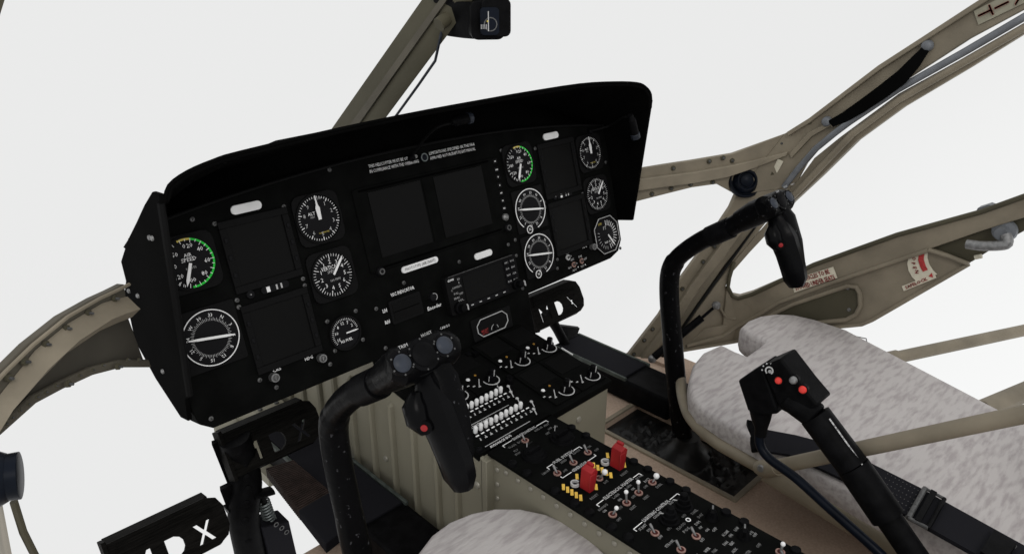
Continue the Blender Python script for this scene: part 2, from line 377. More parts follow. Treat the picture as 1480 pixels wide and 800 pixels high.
        mk.text('yellow', pt(X, -.55*r, r*.78), 'OFF', w=r*.35, z=Z+.0003); mk.text('grey', pt(X, -.15*r, .45*r), 'FT', w=r*.3, z=Z+.0003); mk.text('white', pt(X, 0, -.45*r), 'RAD ALT', w=r*.7, z=Z+.0003)
        needle(R(148), 0, r*.95, r*.10)
    mk.build('dial_markings', g, smooth=False); nd.build('needle', g, smooth=False)
gauge(.3275, -.0925, .0335, 'airspeed gauge with green and yellow arc at the left edge of the panel', 'speed', .038)
gauge(.328, -.195, .0380, 'compass gauge with a full white ring and level needle, lower left', 'hsi', .0415)
gauge(.5225, -.0775, .0345, 'altimeter with its needle pointing straight up, left half of the panel', 'alt', .0375)
gauge(.5225, -.163, .0330, 'vertical speed gauge under the left altimeter', 'vsi', .0375)
gauge(.5195, -.2535, .0235, 'small fuel gauge with four screws round it', 'small')
gauge(.940, -.071, .0335, 'narrow airspeed gauge with green arc, right half of the panel', 'speed', .0375)
gauge(.946, -.1565, .0385, 'upper of the two white-ringed compass gauges on the right half', 'hsi', .0395)
gauge(.9465, -.2425, .0385, 'lower of the two white-ringed compass gauges on the right half', 'hsi', .0395)
gauge(1.1365, -.083, .0325, 'altimeter at the top right corner of the panel', 'alt', .0365)
gauge(1.137, -.167, .0325, 'vertical speed gauge at the right edge of the panel', 'vsi', .0365)
gauge(1.1455, -.2535, .0325, 'gauge in an eight-sided white outline at the lower right corner', 'oct', .0375)
def display(u0, v0, u1, v1, label, dm=.010):
    cu, cv, w, h = (u0+u1)/2, (v0+v1)/2, u1-u0, v0-v1; X = pt(PM, cu, cv); f = MB()
    for a, b, c, d in ((0, (h+dm)/2, w+2*dm, dm), (0, -(h+dm)/2, w+2*dm, dm), ((w+dm)/2, 0, dm, h), (-(w+dm)/2, 0, dm, h)): f.box('bezel', X, (a, b, .002), (c, d, .004))
    for sx in (-1, 1):
        for k in range(3): f.box('dial', X, (sx*(w/2+dm/2), (-.3+.3*k)*h, .0045), (.0045, .007, .002))
    g = f.build('display', panel, bevel=.0008, label=label)
    f = MB(); f.box('screen', X, (0, 0, .0006), (w, h, .0012)); f.build('screen', g)
display(.386, -.060, .468, -.1405, 'upper dark screen on the left'); display(.386, -.178, .468, -.2575, 'lower dark screen on the left')
display(1.004, -.054, 1.086, -.1395, 'upper dark screen on the right'); display(1.004, -.167, 1.089, -.251, 'lower dark screen on the right')
f = MB(); X = PM; f.prism('panel', X, rrect(.292, .132, .004, 3, .733, -.1145), 0, .0025)
mf = f.build('display_housing', panel, bevel=.001, label='wide double screen housing in the middle of the panel')
for u0, u1, nm in ((.613, .7145, 'left'), (.742, .849, 'right')):
    f = MB(); f.box('screen', PM, ((u0+u1)/2, -.1095, .0030), (u1-u0, .103, .0012)); f.build('screen', mf)
f = MB(); f.box('panel', PM, (.7285, -.1095, .0029), (.02, .108, .0009)); f.box('shadow', PM, (.733, -.176, .0029), (.27, .003, .0009)); f.box('shadow', PM, (.733, -.053, .0029), (.27, .003, .0009)); f.build('shadow_gap', mf)
for v, w in ((-.056, 3), (-.071, 5), (-.084, 2), (-.099, 2), (-.113, 4), (-.127, 3), (-.141, 4)):
    f = MB(); f.box('bezel', PM, (.8835, v, .0015), (.010, .009, .003)); f.box('grey', PM, (.8835, v, .0032), (.0012*w, .0025, .0003)); f.build('button', mf)
f = MB(); X = pt(PM, .8815, -.157); f.lathe('steel', X, [(.007, 0), (.0065, .006), (.003, .009)], 14); f.box('grey', X, (-.007, 0, .001), (.003, .016, .002)); f.build('knob', panel)
for u, v in ((.6026, -.1805), (.88, -.176)):
    f = MB(); X = pt(PM, u, v); f.lathe('dial', X, [(.0075, 0), (.007, .008), (.005, .010)], 16); f.ring('dsteel', X, .003, .005, .010, .0108, 16); f.build('knob', panel)
def placard(u0, u1, v, h, txt=None, m='ivory'):
    f = MB(); X = pt(PM, (u0+u1)/2, v); f.prism(m, X, rrect(u1-u0, h, h*.48, 6), 0, .003)
    o = f.build('placard', panel, bevel=.0006, label='blank light grey lozenge' if not txt else None)
    if txt: t = MB(); t.text('dsteel', X, txt, w=(u1-u0)*.82, h=h*.62, z=.0036); t.build('lettering', o, smooth=False)
placard(.399, .4435, -.0392, .0125); placard(1.0155, 1.057, -.0338, .0125); placard(.643, .7175, -.1908, .0105, 'PHOTOTYPE (AIRCRAFT)'); placard(.795, .836, -.209, .0115)
for u, v, w in ((.432, -.1558, .042), (1.045, -.149, .042)):
    f = MB(); X = pt(PM, u, v); f.prism('dial', X, rrect(w, .010, .0045, 4), 0, .003); f.box('white', X, (-.011, 0, .0035), (.005, .0075, .001)); f.box('grey', X, (.002, 0, .0035), (.0022, .007, .001)); f.box('grey', X, (.009, 0, .0035), (.0022, .007, .001)); f.build('roller_switch', panel)
for u, v in ((.3947, -.1555), (1.017, -.1475)):
    f = MB(); X = pt(PM, u, v); f.lathe('dial', X, [(.006, 0), (.0055, .004)], 16); f.lathe('steel', pt(X, 0, 0, .004), [(.0015, 0), (.001, .0015)], 8); f.build('indicator_lamp', panel)
def ringknob(u, v, txt, tu, tv, m='steel'):
    f = MB(); X = pt(PM, u, v); f.lathe('dsteel', X, [(.0068, 0), (.0062, .007), (.004, .008)], 20); f.ring(m, X, .0045, .0062, .0075, .0085, 20); f.box(m, X, (0, 0, .0084), (.0015, .006, .0006)); g = f.build('knob', panel)
    if txt: t = MB(); t.text('white', pt(PM, tu, tv), txt, w=.0125, h=.0065, z=.001, bold=.0002); t.build('lettering', g, smooth=False)
ringknob(.3962, -.278, 'CRS', .404, -.2695); ringknob(.4727, -.277, 'HDG', .4545, -.2705); ringknob(1.0974, -.2669, 'HDG', 1.0765, -.2615)
f = MB()
for a, b, s in ((.627, .722, 'THIS HELICOPTER MUST BE OPERATED'), (.746, .846, 'LIMITATIONS SPECIFIED IN THE FAA')): f.text('white', pt(PM, (a+b)/2, -.0195), s, w=b-a, h=.0072, z=.0012)
for a, b, s in ((.627, .722, 'IN COMPLIANCE WITH THE OPERATING'), (.746, .846, 'APPROVED ROTORCRAFT FLIGHT MANUAL')): f.text('white', pt(PM, (a+b)/2, -.0275), s, w=b-a, h=.0072, z=.0012)
f.text('white', pt(PM, .6367, -.2232), 'VSC INDICATOR', w=.046, h=.0075, z=.0012, bold=.00025); f.text('white', pt(PM, .5965, -.2433), 'LH', w=.0075, h=.008, z=.0012, bold=.0003); f.text('white', pt(PM, .5965, -.262), 'RH', w=.0085, h=.008, z=.0012, bold=.0003)
f.text('white', pt(PM, .6905, -.266), 'Encoder', w=.029, h=.0085, z=.0012, bold=.0003); f.text('white', pt(PM, .7985, -.365), 'EMERGENCY LOCATOR', w=.071, h=.0085, z=.0012, bold=.00035)
f.build('lettering', panel, smooth=False)
f = MB(); X = pt(PM, .7325, -.0234); f.lathe('blue', X, [(.0065, 0), (.006, .005), (.003, .007)], 16); f.ring('spring', X, .005, .0068, .004, .0055, 16); f.build('button', panel)
# indicator window, encoder knob, eight-sided window, small switches
f = MB(); X = pt(PM, .636, -.2505); f.prism('bezel', X, rrect(.062, .038, .003), 0, .003); f.box('screen', X, (0, 0, .0033), (.052, .028, .0008)); f.box('shadow', X, (0, 0, .0040), (.052, .001, .0004)); f.build('indicator_window', panel)
f = MB(); X = pt(PM, .6905, -.2488); f.lathe('dial', X, [(.0075, 0), (.007, .006), (.004, .007)], 16); f.ring('grey', X, .0058, .0066, .0062, .007, 12, R(-60), R(100)); f.build('knob', panel)
f = MB(); X = pt(PM, .8025, -.3325); f.prism('bezel', X, rrect(.094, .040, .003), 0, .004)
g = f.build('locator_window', panel, bevel=.001)
f = MB(); pl = [(.036, .006), (.026, .0155), (-.026, .0155), (-.036, .006), (-.036, -.006), (-.026, -.0155), (.026, -.0155), (.036, -.006)]
for i in range(8): f.tube('grey', [X @ Vector((*pl[i], .0048)), X @ Vector((*pl[(i+1) % 8], .0048))], .0009, 6)
f.text('decalred', pt(X, -.020, -.006), 'RESET', w=.016, z=.0046); f.text('decalred', pt(X, -.020, -.011), 'AUTO', w=.014, z=.0046); f.ring('grey', pt(X, .003, -.010), .0075, .0085, .0042, .0047, 16, 0, math.pi); f.box('dial', X, (.004, -.006, .006), (.004, .010, .004)); f.build('markings', g, smooth=False)
for u, v, m in ((1.0239, -.2696, 'cyan'), (1.0364, -.2875, 'pink'), (1.0602, -.2865, 'pink')):
    f = MB(); X = pt(PM, u, v); f.ring('grey' if m == 'cyan' else m, X, .0032, .0055, 0, .0025, 14); f.tube('steel', [X @ Vector((0, 0, 0)), X @ Vector((0, .003, .010))], .0016, 8); f.build('toggle_switch', panel)
f = MB()
for u, v, s, w in ((1.024, -.261, 'CDI', .009), (1.0345, -.277, 'GPS', .010), (1.024, -.2905, 'NAV', .009), (1.036, -.2985, 'ADF', .012), (1.0585, -.277, 'DME', .010), (1.0715, -.285, 'OFF', .010), (1.060, -.2975, 'TEST', .011)): f.text('grey', pt(PM, u, v), s, w=w, h=.0058, z=.0012)
for u, v in ((1.0475, -.2955), (1.069, -.2965)): f.box('white', PM, (u, v, .001), (.002, .002, .0008))
f.build('switch_lettering', panel, smooth=False)
# navigation radio in the panel centre
X = pt(PM, .797, -.257); f = MB(); f.prism('bezel', X, rrect(.164, .066, .003), 0, .012); f.box('dsteel', X, (0, .0325, .0124), (.15, .0012, .0008)); f.box('dial', X, (0, -.026, .0130), (.098, .0065, .003))
gps = f.build('navigation_radio', panel, bevel=.001, label='navigation radio with a dark screen, two knobs and a keypad')
f = MB(); f.box('screen', X, (0, .003, .0125), (.092, .048, .0012)); f.build('screen', gps)
for i in range(2):
    for k in range(4):
        f = MB(); x, y = .056+.014*i, .023-.0115*k; f.box('dial', X, (x, y, .0130), (.0115, .0085, .003)); f.text('grey', pt(X, x, y), ['ABC', 'CRSR', 'MENU', 'DIR', 'RNG', 'ENT', 'CLR', 'MSG'][i*4+k], w=.009, h=.0042, z=.0148); f.build('button', gps, smooth=False)
for x, y in ((-.066, -.023), (.071, -.021)):
    f = MB(); Y = pt(X, x, y, .012); f.lathe('black', Y, [(.0105, 0), (.0100, .006), (.0065, .007), (.006, .016), (.004, .017)], 18); f.build('knob', gps)
    f = MB(); f.box('grey', Y, (.0065, 0, .018), (.0018, .009, .0008)); f.box('grey', Y, (.010, 0, .012), (.0018, .009, .0008)); f.build('markings', gps)
f = MB(); f.text('white', pt(X, -.071, .0265), 'COM', w=.0125, h=.005, z=.0127, bold=.0003)
for x, y, s, w in ((-.066, .012, 'COM', .010), (-.073, .009, 'C', .003), (-.056, .012, 'VLOC', .009), (-.055, .018, 'I', .001), (-.065, .002, 'PULL', .010), (-.055, -.001, 'OFF', .008), (-.066, -.006, 'SBAS', .012), (-.058, -.012, 'VOL', .012), (-.054, .024, 'ID', .006)): f.text('grey', pt(X, x, y), s, w=w, h=.0048, z=.0127, bold=.0001)
for k in range(5): f.box('grey', X, (-.038+.019*k, -.0262, .0149), (.0055, .0018, .0006))
f.build('markings', gps, smooth=False)

# ================================================================ GLARESHIELD
YL = .842
prof = [(-.4625, -.49), (-.4625, -.243), (-.4550, -.225), (-.4335, -.2135), (-.4025, -.2060), (-.37, -.2020), (-.235, -.1945), (-.1, -.1905), (.03, -.189), (.1, -.1885), (.235, -.1895), (.33, -.196), (.40, -.2045), (.432, -.2145), (.455, -.232), (.4625, -.258), (.4625, -.48)]
gs = thing('glareshield', 'broad matte black hood arching over the instrument panel with a side cheek at each end', 'glareshield', TR(.7375, .9, EYE-.56))
f = MB(); n = len(prof)
def sect(yf, dz, off):
    o = []
    for i, (x, z) in enumerate(prof):
        a = prof[max(i-1, 0)]; b = prof[min(i+1, n-1)]; t = Vector((b[0]-a[0], b[1]-a[1])).normalized(); nn = Vector((t.y, -t.x))
        yy = yf(z)+.014*(x+.4625)/.925; o.append(W(.7375+x+nn.x*off, yy, z+nn.y*off+(dz if z > -.30 else dz*max(0, (z+.5)/.2))))
    return o
aft = lambda z: .826+(-.241-z)*.118
fwd = lambda z: 1.005
A0, A1 = sect(aft, 0, 0), sect(aft, 0, .006); 
def fz(x):                                                # forward edge droops towards both ends
    a = abs(x)/.4625; return -.2385 - .108*a**5
def fsec(off): return [W(.7375+x*(1+off), 1.0, fz(x)+off*.6) if z > -.30 else W(.7375+x*(1+off), 1.0, z) for x, z in prof]
B0, B1 = fsec(0), fsec(.008)
k0, k1 = 1, n-2
def sub(L): return L[k0:k1+1]
rings = [[a, b, c, d] for a, b, c, d in zip(sub(A0), sub(B0), sub(B1), sub(A1))]
f.loft('hood', rings); f.build('hood', gs, bevel=.0015)
f = MB(); f.tube('hood', curve_pts(sub(A0), 3), .0022, 8); f.build('edge_bead', gs)
f = MB(); f.strip('hood', [p+Vector((0, -.002, .001)) for p in sub(B0)], [PM @ Vector((min(1.19, max(.285, p.x)), top_v(min(1.19, max(.285, p.x)))-.004, -.006)) for p in sub(B0)], Vector((0, .006, 0))); f.build('closing_panel', gs)
for nm, x0, x1 in (('left', .270, .276), ('right', 1.197, 1.203)):
    pl = [(.823, -.232), (.857, -.503), (.872, -.515), (.878, -.55), (.905, -.557), (.978, -.529), (1.036, -.491), (1.034, -.416), (1.016, -.393), (1.019, -.366), (.97, -.323), (.92, -.287), (.88, -.257), (.845, -.234)] if nm == 'left' else [(.8400, -.243), (.866, -.491), (.905, -.500), (.99, -.47), (1.0, -.30), (.90, -.24)]
    f = MB(); Y = fr(W(x0, 0, 0), (0, 1, 0), (0, 0, 1)); f.prism('hood', Y, pl, 0, x1-x0)
    g = f.build('side_cheek', gs, bevel=.0015)
    if nm == 'left':
        f = MB(); f.box('hood', fr(W(x0, 0, 0), (0, 1, 0), (0, 0, 1)), (0, 0, 0), (0, 0, 0)) if 0 else None
        f.tube('bezel', [W(.272, .828, -.243), W(.272, .858, -.502)], .0045, 8); f.build('edge_bead', gs)
        for q in ((217, 343), (221, 344), (200, 427), (236, 536), (187, 420)):
            p = at(q, 0, .270); f = MB(); f.lathe('steel', fr(p, (0, 1, 0), (0, 0, 1), (-1, 0, 0)), [(.0034, 0), (.0030, .002), (.001, .003)], 10); f.build('screw', gs)

# gooseneck map lamps
def lamp(path, head, r, label):
    b = Vector(path[0]); t = thing('gooseneck_lamp', label, 'map lamp', Matrix.Translation(b), 'map lamps on the instrument panel')
    f = MB(); f.tube('bezel', curve_pts(path, 5), .0024, 8); f.lathe('black', fr(b, (1, 0, 0), PU), [(.006, -.001), (.006, .005), (.003, .008)], 12); f.build('neck', t)
    a, c = Vector(head[0]), Vector(head[1]); f = MB(); d = c-a
    f.tube('black', [a, a+d*.15, a+d*.2, a+d*.8], [r*.6, r*.75, r, r], 14); f.build('lamp_head', t)
    f = MB(); f.tube('bluegrey', [a+d*.8, a+d*.82, a+d], [r*1.0, r*1.12, r*1.08], 14); f.build('lens_ring', t)
lamp([at((594, 228), 1, .955), at((612, 203), 1, .93), at((632, 184), 1, .90), at((656, 177), 1, .89)], [at((652, 176), 1, .89), at((681, 170), 1, .885)], .0085, 'black gooseneck map lamp curving out above the middle of the instrument panel')
lamp([at((852, 190), 1, .95), at((880, 182), 1, .93), at((900, 170), 1, .88), at((912, 170), 1, .86)], [at((911, 166), 1, .855), at((919, 199), 1, .855)], .0085, 'black gooseneck map lamp at the right end of the glareshield')

# ================================================================ CENTRE CONSOLE
con = thing('centre_console', 'beige riveted centre console with black radio and switch panels on top', 'console', TR(.65, .5, 0))
f = MB()
Y = fr(W(.575, 0, 0), (0, 1, 0), (0, 0, 1))
f.prism('console_paint', Y, [(.647, -.865), (1.33, -.865), (1.33, -.64), (.985, -.60), (.93, -.575), (.86, -.575), (.845, -.62), (.647, -.645)], 0, .006)      # left wall (thin outboard skin)
f.build('left_wall', con, bevel=.001)
f = MB(); f.prism('console_paint', Y, [(.650, -.864), (.86, -.864), (.86, -.622), (.650, -.646)], .007, .287); f.build('radio_box', con, bevel=.002)
f = MB(); f.box('console_paint', FI, (.650, .28, .1105), (.122, .74, .221)); f.build('aft_body', con, bevel=.002)
f = MB(); f.box('console_paint', FI, (.583, .644, .110), (.016, .012, .216)); f.build('corner_angle', con, bevel=.001)
for y in (.700, .7474, .8042, .862, .9205, .9804, 1.035, 1.09, 1.155, 1.21):
    f = MB(); t = -.69 if y < .79 else -.655; f.tube('console_paint', [W(.5745, y, -.843), W(.5745, y, -.838), W(.5745, y, t), W(.5745, y, t+.005)], [(.001, .001), (.0085, .0055), (.0085, .0055), (.001, .001)], 8, side=(1, 0, 0)); f.build('rib', con)
M['rivet'] = mat('rivet_head', (.30, .285, .24), .4, .2, .4)
def rivet(p, n, r=.0040, par=con, m='rivet'):
    n = Vector(n); f = MB(); X = fr(p, n.orthogonal(), n.cross(n.orthogonal()), n); f.lathe(m, X, [(r, 0), (r*.85, r*.35), (r*.3, r*.5)], 10); f.build('rivet', par)
for q in ((558, 662), (536, 696), (690, 700)): rivet(at(q, 0, .5745), (-1, 0, 0), .006)
for k in range(8): rivet(W(.5885, .630, -.662-.025*k), (-1, 0, 0))
for k in range(19): rivet(W(.5885, .612-.024*k, -.657), (-1, 0, 0))
rivet(at((836, 606), 1, .650), (0, -1, 0), .006)
# black top plates
f = MB(); f.prism('panel', CM, [(.5835, -.1), (.7175, -.1), (.7175, .645), (.5835, .645)], -.003, .0025); swp = f.build('switch_plate', con, bevel=.001)
f = MB(); f.prism('panel', BM, [(.573, 0.0), (.7195, -.0), (.7195, -.004), (.866, -.004), (.866, .212), (.573, .212)], -.012, .002); rad = f.build('radio_plate', con, bevel=.001)
for y in [.60, .572, .486, .462, .426, .401, .342, .317, .52, .25, .23]:
    for x in (.5895, .7125):
        f = MB(); f.lathe('black', pt(CM, x, y, .0025), [(.0065, 0), (.006, .004), (.003, .005)], 10); f.build('fastener', con)
f = MB()
for i in range(6): f.lathe('black', pt(BM, .5775, .006+.018*i, .002), [(.005, 0), (.0045, .004), (.002, .005)], 8)
f.build('fastener_row', con)
# radio modules
def radio(x0, y0, x1, y1, kx, lab=None, dots=True):
    f = MB(); X = BM; g = .0012; f.prism('panel', X, rrect(x1-x0-2*g, y1-y0-2*g, .002, 2, (x0+x1)/2, (y0+y1)/2), .002, .006)
    r_ = f.build('radio_unit', con, bevel=.0006)
    f = MB(); f.box('screen', X, ((x0+x1)/2, y1-.030, .0065), (x1-x0-.012, .042, .0012)); f.build('screen', r_)
    f = MB(); ky = y0+.018; f.ring('grey', pt(X, kx, ky), .0128, .0146, .006, .0066, 26, R(165), R(395))
    if dots:
        f.lathe('white', pt(X, kx-.030, ky+.022, .006), [(.0035, 0), (.003, .001)], 12); f.lathe('orange', pt(X, kx-.013, ky+.024, .006), [(.0022, 0), (.002, .001)], 10)
    f.tube('grey', [pt(X, kx-.0155, ky+.012, .0066).translation, pt(X, kx-.029, ky-.004, .0066).translation], .0009, 6)
    for q in range(3): f.box('grey', X, (kx-.041+.007*q, ky+.009-.006*q, .0064), (.0042, .0022, .0006))
    f.build('markings', r_, smooth=False)
    f = MB(); Y = pt(X, kx, ky, .006); f.lathe('black', Y, [(.0085, 0), (.008, .010), (.0055, .011), (.005, .020), (.003, .021)], 16); f.build('knob', r_)
    f = MB(); f.box('grey', Y, (-.0075, -.003, .006), (.0012, .0012, .010)); f.box('grey', Y, (0, -.0058, .016), (.0012, .0012, .012)); f.build('pointer', r_)
radio(.594, .098, .657, .206, .635); radio(.657, .098, .722, .206, .702); radio(.738, .105, .799, .209, .780); radio(.799, .105, .862, .209, .846)
radio(.738, .004, .799, .105, .779); radio(.799, .004, .862, .105, .844, dots=False)
f = MB(); x, y = bx(.8845, .7585); f.box('white', BM, (.8635, y, .0065), (.0016, .026, .002)); f.build('edge_mark', con)
for x, y in ((.705, .095), (.7115, .186), (.70, .19), (.7105, .100)):
    f = MB(); f.box('black', BM, (x+.018, y, .006), (.008, .010, .008)); f.build('latch', con)
# circuit breakers: two rows of white pushers
for y, x0, cnt in ((.751, .602, 11), (.697, .6035, 10)):
    for i in range(cnt):
        a, b = bx(x0+.0104*i, y-.004); f = MB(); f.lathe('ivory', pt(BM, a, b, .002), [(.0028, 0), (.0034, .001), (.0034, .0095), (.0024, .0112)], 12)
        o = f.build('breaker_button', con)
f = MB()
for y, x0, x1 in ((.739, .605, .714), (.6845, .598, .710)):
    a0, b = bx(x0, y); a1, _ = bx(x1, y); n = 11
    for i in range(n):
        xx = a0+(a1-a0)*i/(n-.3); f.box('white', BM, (xx+.002, b, .0025), (.0058, .0022, .0004))
        f.box('grey', BM, (xx, b-.010, .0025), (.0045 if i % 3 else .002, .0018, .0004)); f.box('grey', BM, (xx+.001, b-.0075, .0025), (.0015, .003, .0004))
for y, x0, x1, s in ((.7115, .598, .690, 'DC ELECTRICAL BUS'), (.657, .590, .682, 'AVIONICS BUS')):
    a0, b = bx(x0, y); a1, _ = bx(x1, y); f.box('grey', BM, ((a0+a1)/2, b, .0025), (a1-a0, .0009, .0004)); f.text('white', pt(BM, a0+.018+.008, b-.0055), s, w=.042, h=.006, z=.0026, bold=.0002)
for x, y in ((.724, .760), (.7335, .742), (.718, .706), (.7275, .684), (.7245, .727), (.715, .667)):
    a, b = bx(x, y); f.tube('grey', [pt(BM, a-.012, b-.004, .002).translation, pt(BM, a-.009, b+.006, .006).translation], .0009, 6); f.lathe('grey', pt(BM, a-.009, b+.006, .005), [(.0028, 0), (.0024, .001)], 10)
f.build('breaker_markings', con, smooth=False)
f = MB(); a, b = bx(.593, .698); f.lathe('cyan', pt(BM, a, b, .002), [(.0035, 0), (.003, .004), (.001, .005)], 8); f.box('cyan', pt(BM, a, b, .003), (0, 0, 0), (.009, .002, .002)); f.build('cyan_knob', con)
# switch plate writing
f = MB(); Z = .003
def ct(s, x, y, w, h=.0052, m='grey', b=.00010): f.text(m, pt(CM, x, y), s, w=w, h=h, z=Z, bold=b)
def brk(x0, x1, y, s, tx0, tx1, down=.005):
    for a, b in ((x0, tx0-.002), (tx1+.002, x1)): f.box('white', CM, ((a+b)/2, y, Z), (b-a, .0011, .0004))
    for a in (x0, x1): f.box('white', CM, (a, y-down/2, Z), (.0011, down, .0004))
    f.text('white', pt(CM, (tx0+tx1)/2, y), s, w=tx1-tx0, h=.0070, z=Z+.0001, bold=.00025)
brk(.609, .700, .6405, 'ENGINE CONTROL', .630, .677); brk(.618, .686, .562, 'FUEL SYSTEM', .632, .672); brk(.617, .687, .532, 'GENERATOR', .637, .667, -.004)
brk(.608, .698, .466, 'ELECTRICAL MASTER', .624, .683); brk(.606, .700, .406, 'LIGHTING CONTROL', .626, .681)
ct('BLEED AIR', .676, .633, .016); ct('HEAT', .692, .632, .010); ct('OFF', .689, .622, .008); ct('TRAIN', .618, .630, .014); ct('IDLE', .634, .630, .010); ct('FLY', .615, .619, .008); ct('STOP', .612, .612, .010); ct('NORM', .642, .618, .010, m='dsteel'); ct('COLD', .698, .619, .008); ct('SET', .678, .616, .008)
for a, b, c, d in ((.630, .612, .640, .622), (.686, .610, .700, .622)): f.tube('grey', [CM @ Vector((a, b, Z)), CM @ Vector((c, d, Z))], .0006, 4)
ct('L.BOOST', .610, .556, .014); ct('XFEED', .645, .555, .012); ct('R.BOOST', .674, .557, .015); ct('ON', .625, .553, .006); ct('OFF', .631, .540, .008); ct('ON', .696, .552, .006); ct('OFF', .698, .540, .008)
ct('RESET', .618, .478, .015); ct('RESET', .684, .480, .015); ct('BATT', .652, .486, .008)
ct('AVIONICS', .610, .457, .018); ct('ON', .606, .451, .006, m='white'); ct('OFF', .607, .429, .008); ct('L.GEN', .639, .459, .012); ct('ON', .637, .451, .006, m='white'); ct('OFF', .625, .441, .008); ct('RESET', .637, .430, .011); ct('R.GEN', .665, .459, .012); ct('ON', .666, .452, .006, m='white'); ct('OFF', .654, .442, .007); ct('RESET', .665, .430, .011); ct('EXT PWR', .692, .461, .014); ct('BATT', .694, .450, .011, m='white'); ct('OFF', .682, .443, .008); ct('EMER', .696, .432, .012)
ct('IT.INST', .617, .400, .014, m='white'); ct('ON', .618, .392, .006, m='white'); ct('OFF', .618, .375, .008, m='white'); ct('CONSOLE', .648, .400, .017, m='white'); ct('INST', .681, .401, .012, m='white'); ct('OFF', .638, .376, .008); ct('OFF', .670, .376, .008)
ct('FLOOD', .652, .368, .017); ct('PANEL', .686, .371, .012); ct('DAY', .685, .362, .010); ct('POS', .651, .360, .012, m='white'); ct('DIM', .671, .357, .009, m='white'); ct('OP', .667, .350, .006, m='white'); ct('ON', .669, .342, .006, m='white'); ct('OFF', .676, .336, .008, m='white'); ct('OFF', .650, .337, .008, m='white'); ct('STROBE', .617, .361, .016, m='white')
ct('AC CONT', .680, .3235, .013, m='white'); ct('ON', .681, .317, .006, m='white'); ct('LOW', .696, .318, .008, m='white'); ct('MED', .702, .312, .007); ct('HI', .703, .302, .006, m='white'); ct('OFF', .703, .297, .008, m='white'); ct('FAN', .665, .3145, .008, m='white'); ct('VENT', .670, .309, .008, m='white'); ct('AUX', .662, .301, .010, m='white'); ct('WIPER', .640, .324, .010, m='white'); ct('PARK', .645, .317, .008); ct('PITOT', .62, .327, .012, m='white'); ct('ON', .617, .318, .006, m='white'); ct('HEATER', .668, .288, .014); ct('LDG LT', .632, .290, .014); ct('OFF', .690, .285, .008)
f.ring('white', pt(CM, .668, .3685), .0022, .0034, .0028, Z+.0003, 12)
def stp(x, y): f.prism('stripe', CM, [(x+.0042+.0015, y+.0042-.0015), (x+.0042-.0013, y+.0042+.0013), (x-.0042-.0015, y-.0042+.0015), (x-.0042+.0013, y-.0042-.0013)], .0026, Z+.0001)
for y0, xx, pl in ((.519, .604, [(0, 0), (0, -.0075), (0, -.015), (0, -.0225), (0, -.030)]), (.5205, .668, [(0, 0), (0, -.0075), (0, -.015), (0, -.0225), (0, -.030)])):
    for dx, dy in pl: stp(xx, y0+dy)
for x, y in ((.633, .5205), (.635, .489), (.699, .521), (.699, .4915)): stp(x, y)
f.build('lettering', swp, smooth=False)
for x, y in ((.626, .594), (.684, .593)):
    f = MB(); f.lathe('black', pt(CM, x, y, .0025), [(.019, 0), (.018, .003), (.015, .003), (.014, .006)], 24); f.box('black', pt(CM, x, y, .006), (0, 0, .004), (.022, .004, .008)); f.build('rotary_selector', con)
def toggle(x, y, white=False, lean=(.0005, .0085), h=.0095):
    Y = pt(CM, x, y, .0025); f = MB(); f.ring('pink', Y, .0034, .0056, 0, .0015, 14); f.ring('rustred', Y, .0012, .0036, .0010, .0018, 10); f.lathe('shadow', Y, [(.003, 0), (.003, .001)], 10); g = f.build('toggle_switch', con)
    a, c = Vector((0, 0, 0)), Vector((lean[0], lean[1], h)); f = MB()
    f.tube('steel', [Y @ a, Y @ (c*.8), Y @ c], [.0011, .0018, .0016], 10)
    if white:
        r = .0042 if white == 2 else .003
        cc = Y @ c; f.tube('white', [cc+Vector((0, 0, z*r)) for z in (-.95, -.6, 0, .6, .95)], [.3*r, .8*r, r, .8*r, .3*r], 12)
    f.build('lever', g)
for x, y in ((.641, .6265), (.619, .5435), (.652, .5435), (.684, .5445), (.619, .3835), (.618, .3455), (.650, .3455), (.66, .27), (.62, .31), (.69, .25), (.63, .25)): toggle(x, y)
toggle(.651, .497, 2, (.006, -.004), .010); toggle(.695, .442, 2, (.007, -.001), .008); toggle(.638, .441, 1, (.003, .004), .014); toggle(.665, .442, 1, (.003, .004), .014); toggle(.608, .440, 1, (.006, -.001), .008); toggle(.698, .262, 1, (.004, 0), .010)
for x, y, nm in ((.624, .4955, 'left'), (.6885, .4965, 'right')):
    f = MB(); Y = pt(CM, x, y, .0025)
    sec = [(-.0075, 0), (.0075, 0), (.0085, .028), (.0065, .031), (-.0075, .031)]
    f.prism('red', Y @ Matrix.Rotation(R(90), 4, 'X') @ Matrix.Rotation(0, 4, 'Y'), [(-.0050, 0), (.0060, 0), (.0105, .028), (.0055, .033), (-.0030, .030)], -.0085, .0085)
    f.box('red', Y, (.0085, .0030, .0325), (.005, .010, .005)); f.box('red', Y, (-.001, -.0090, .014), (.010, .0012, .026))
    g = f.build('switch_guard', con, bevel=.0008, label='red flip-up switch guard standing on the console beside yellow stripes')
    f = MB(); f.ring('grey', pt(CM, x-.006, y+.0155, .003), .0042, .0062, 0, .004, 20, R(-20), R(280)); f.build('guard_hinge', g)
for x, y, r in ((.650, .384, .0105), (.683, .386, .0105)):
    f = MB(); Y = pt(CM, x, y, .0025); f.lathe('black', Y, [(r*1.2, 0), (r*1.2, .003), (r*.95, .0035), (r*.95, .009), (r*.75, .0095), (r*.72, .015), (r*.5, .0155), (r*.45, .021), (r*.3, .022)], 20); g = f.build('dimmer_knob', con)
    f = MB(); f.box('grey', Y @ RZ(R(30)), (0, r*.95, .0095), (.0012, .007, .0008)); f.build('pointer', g)
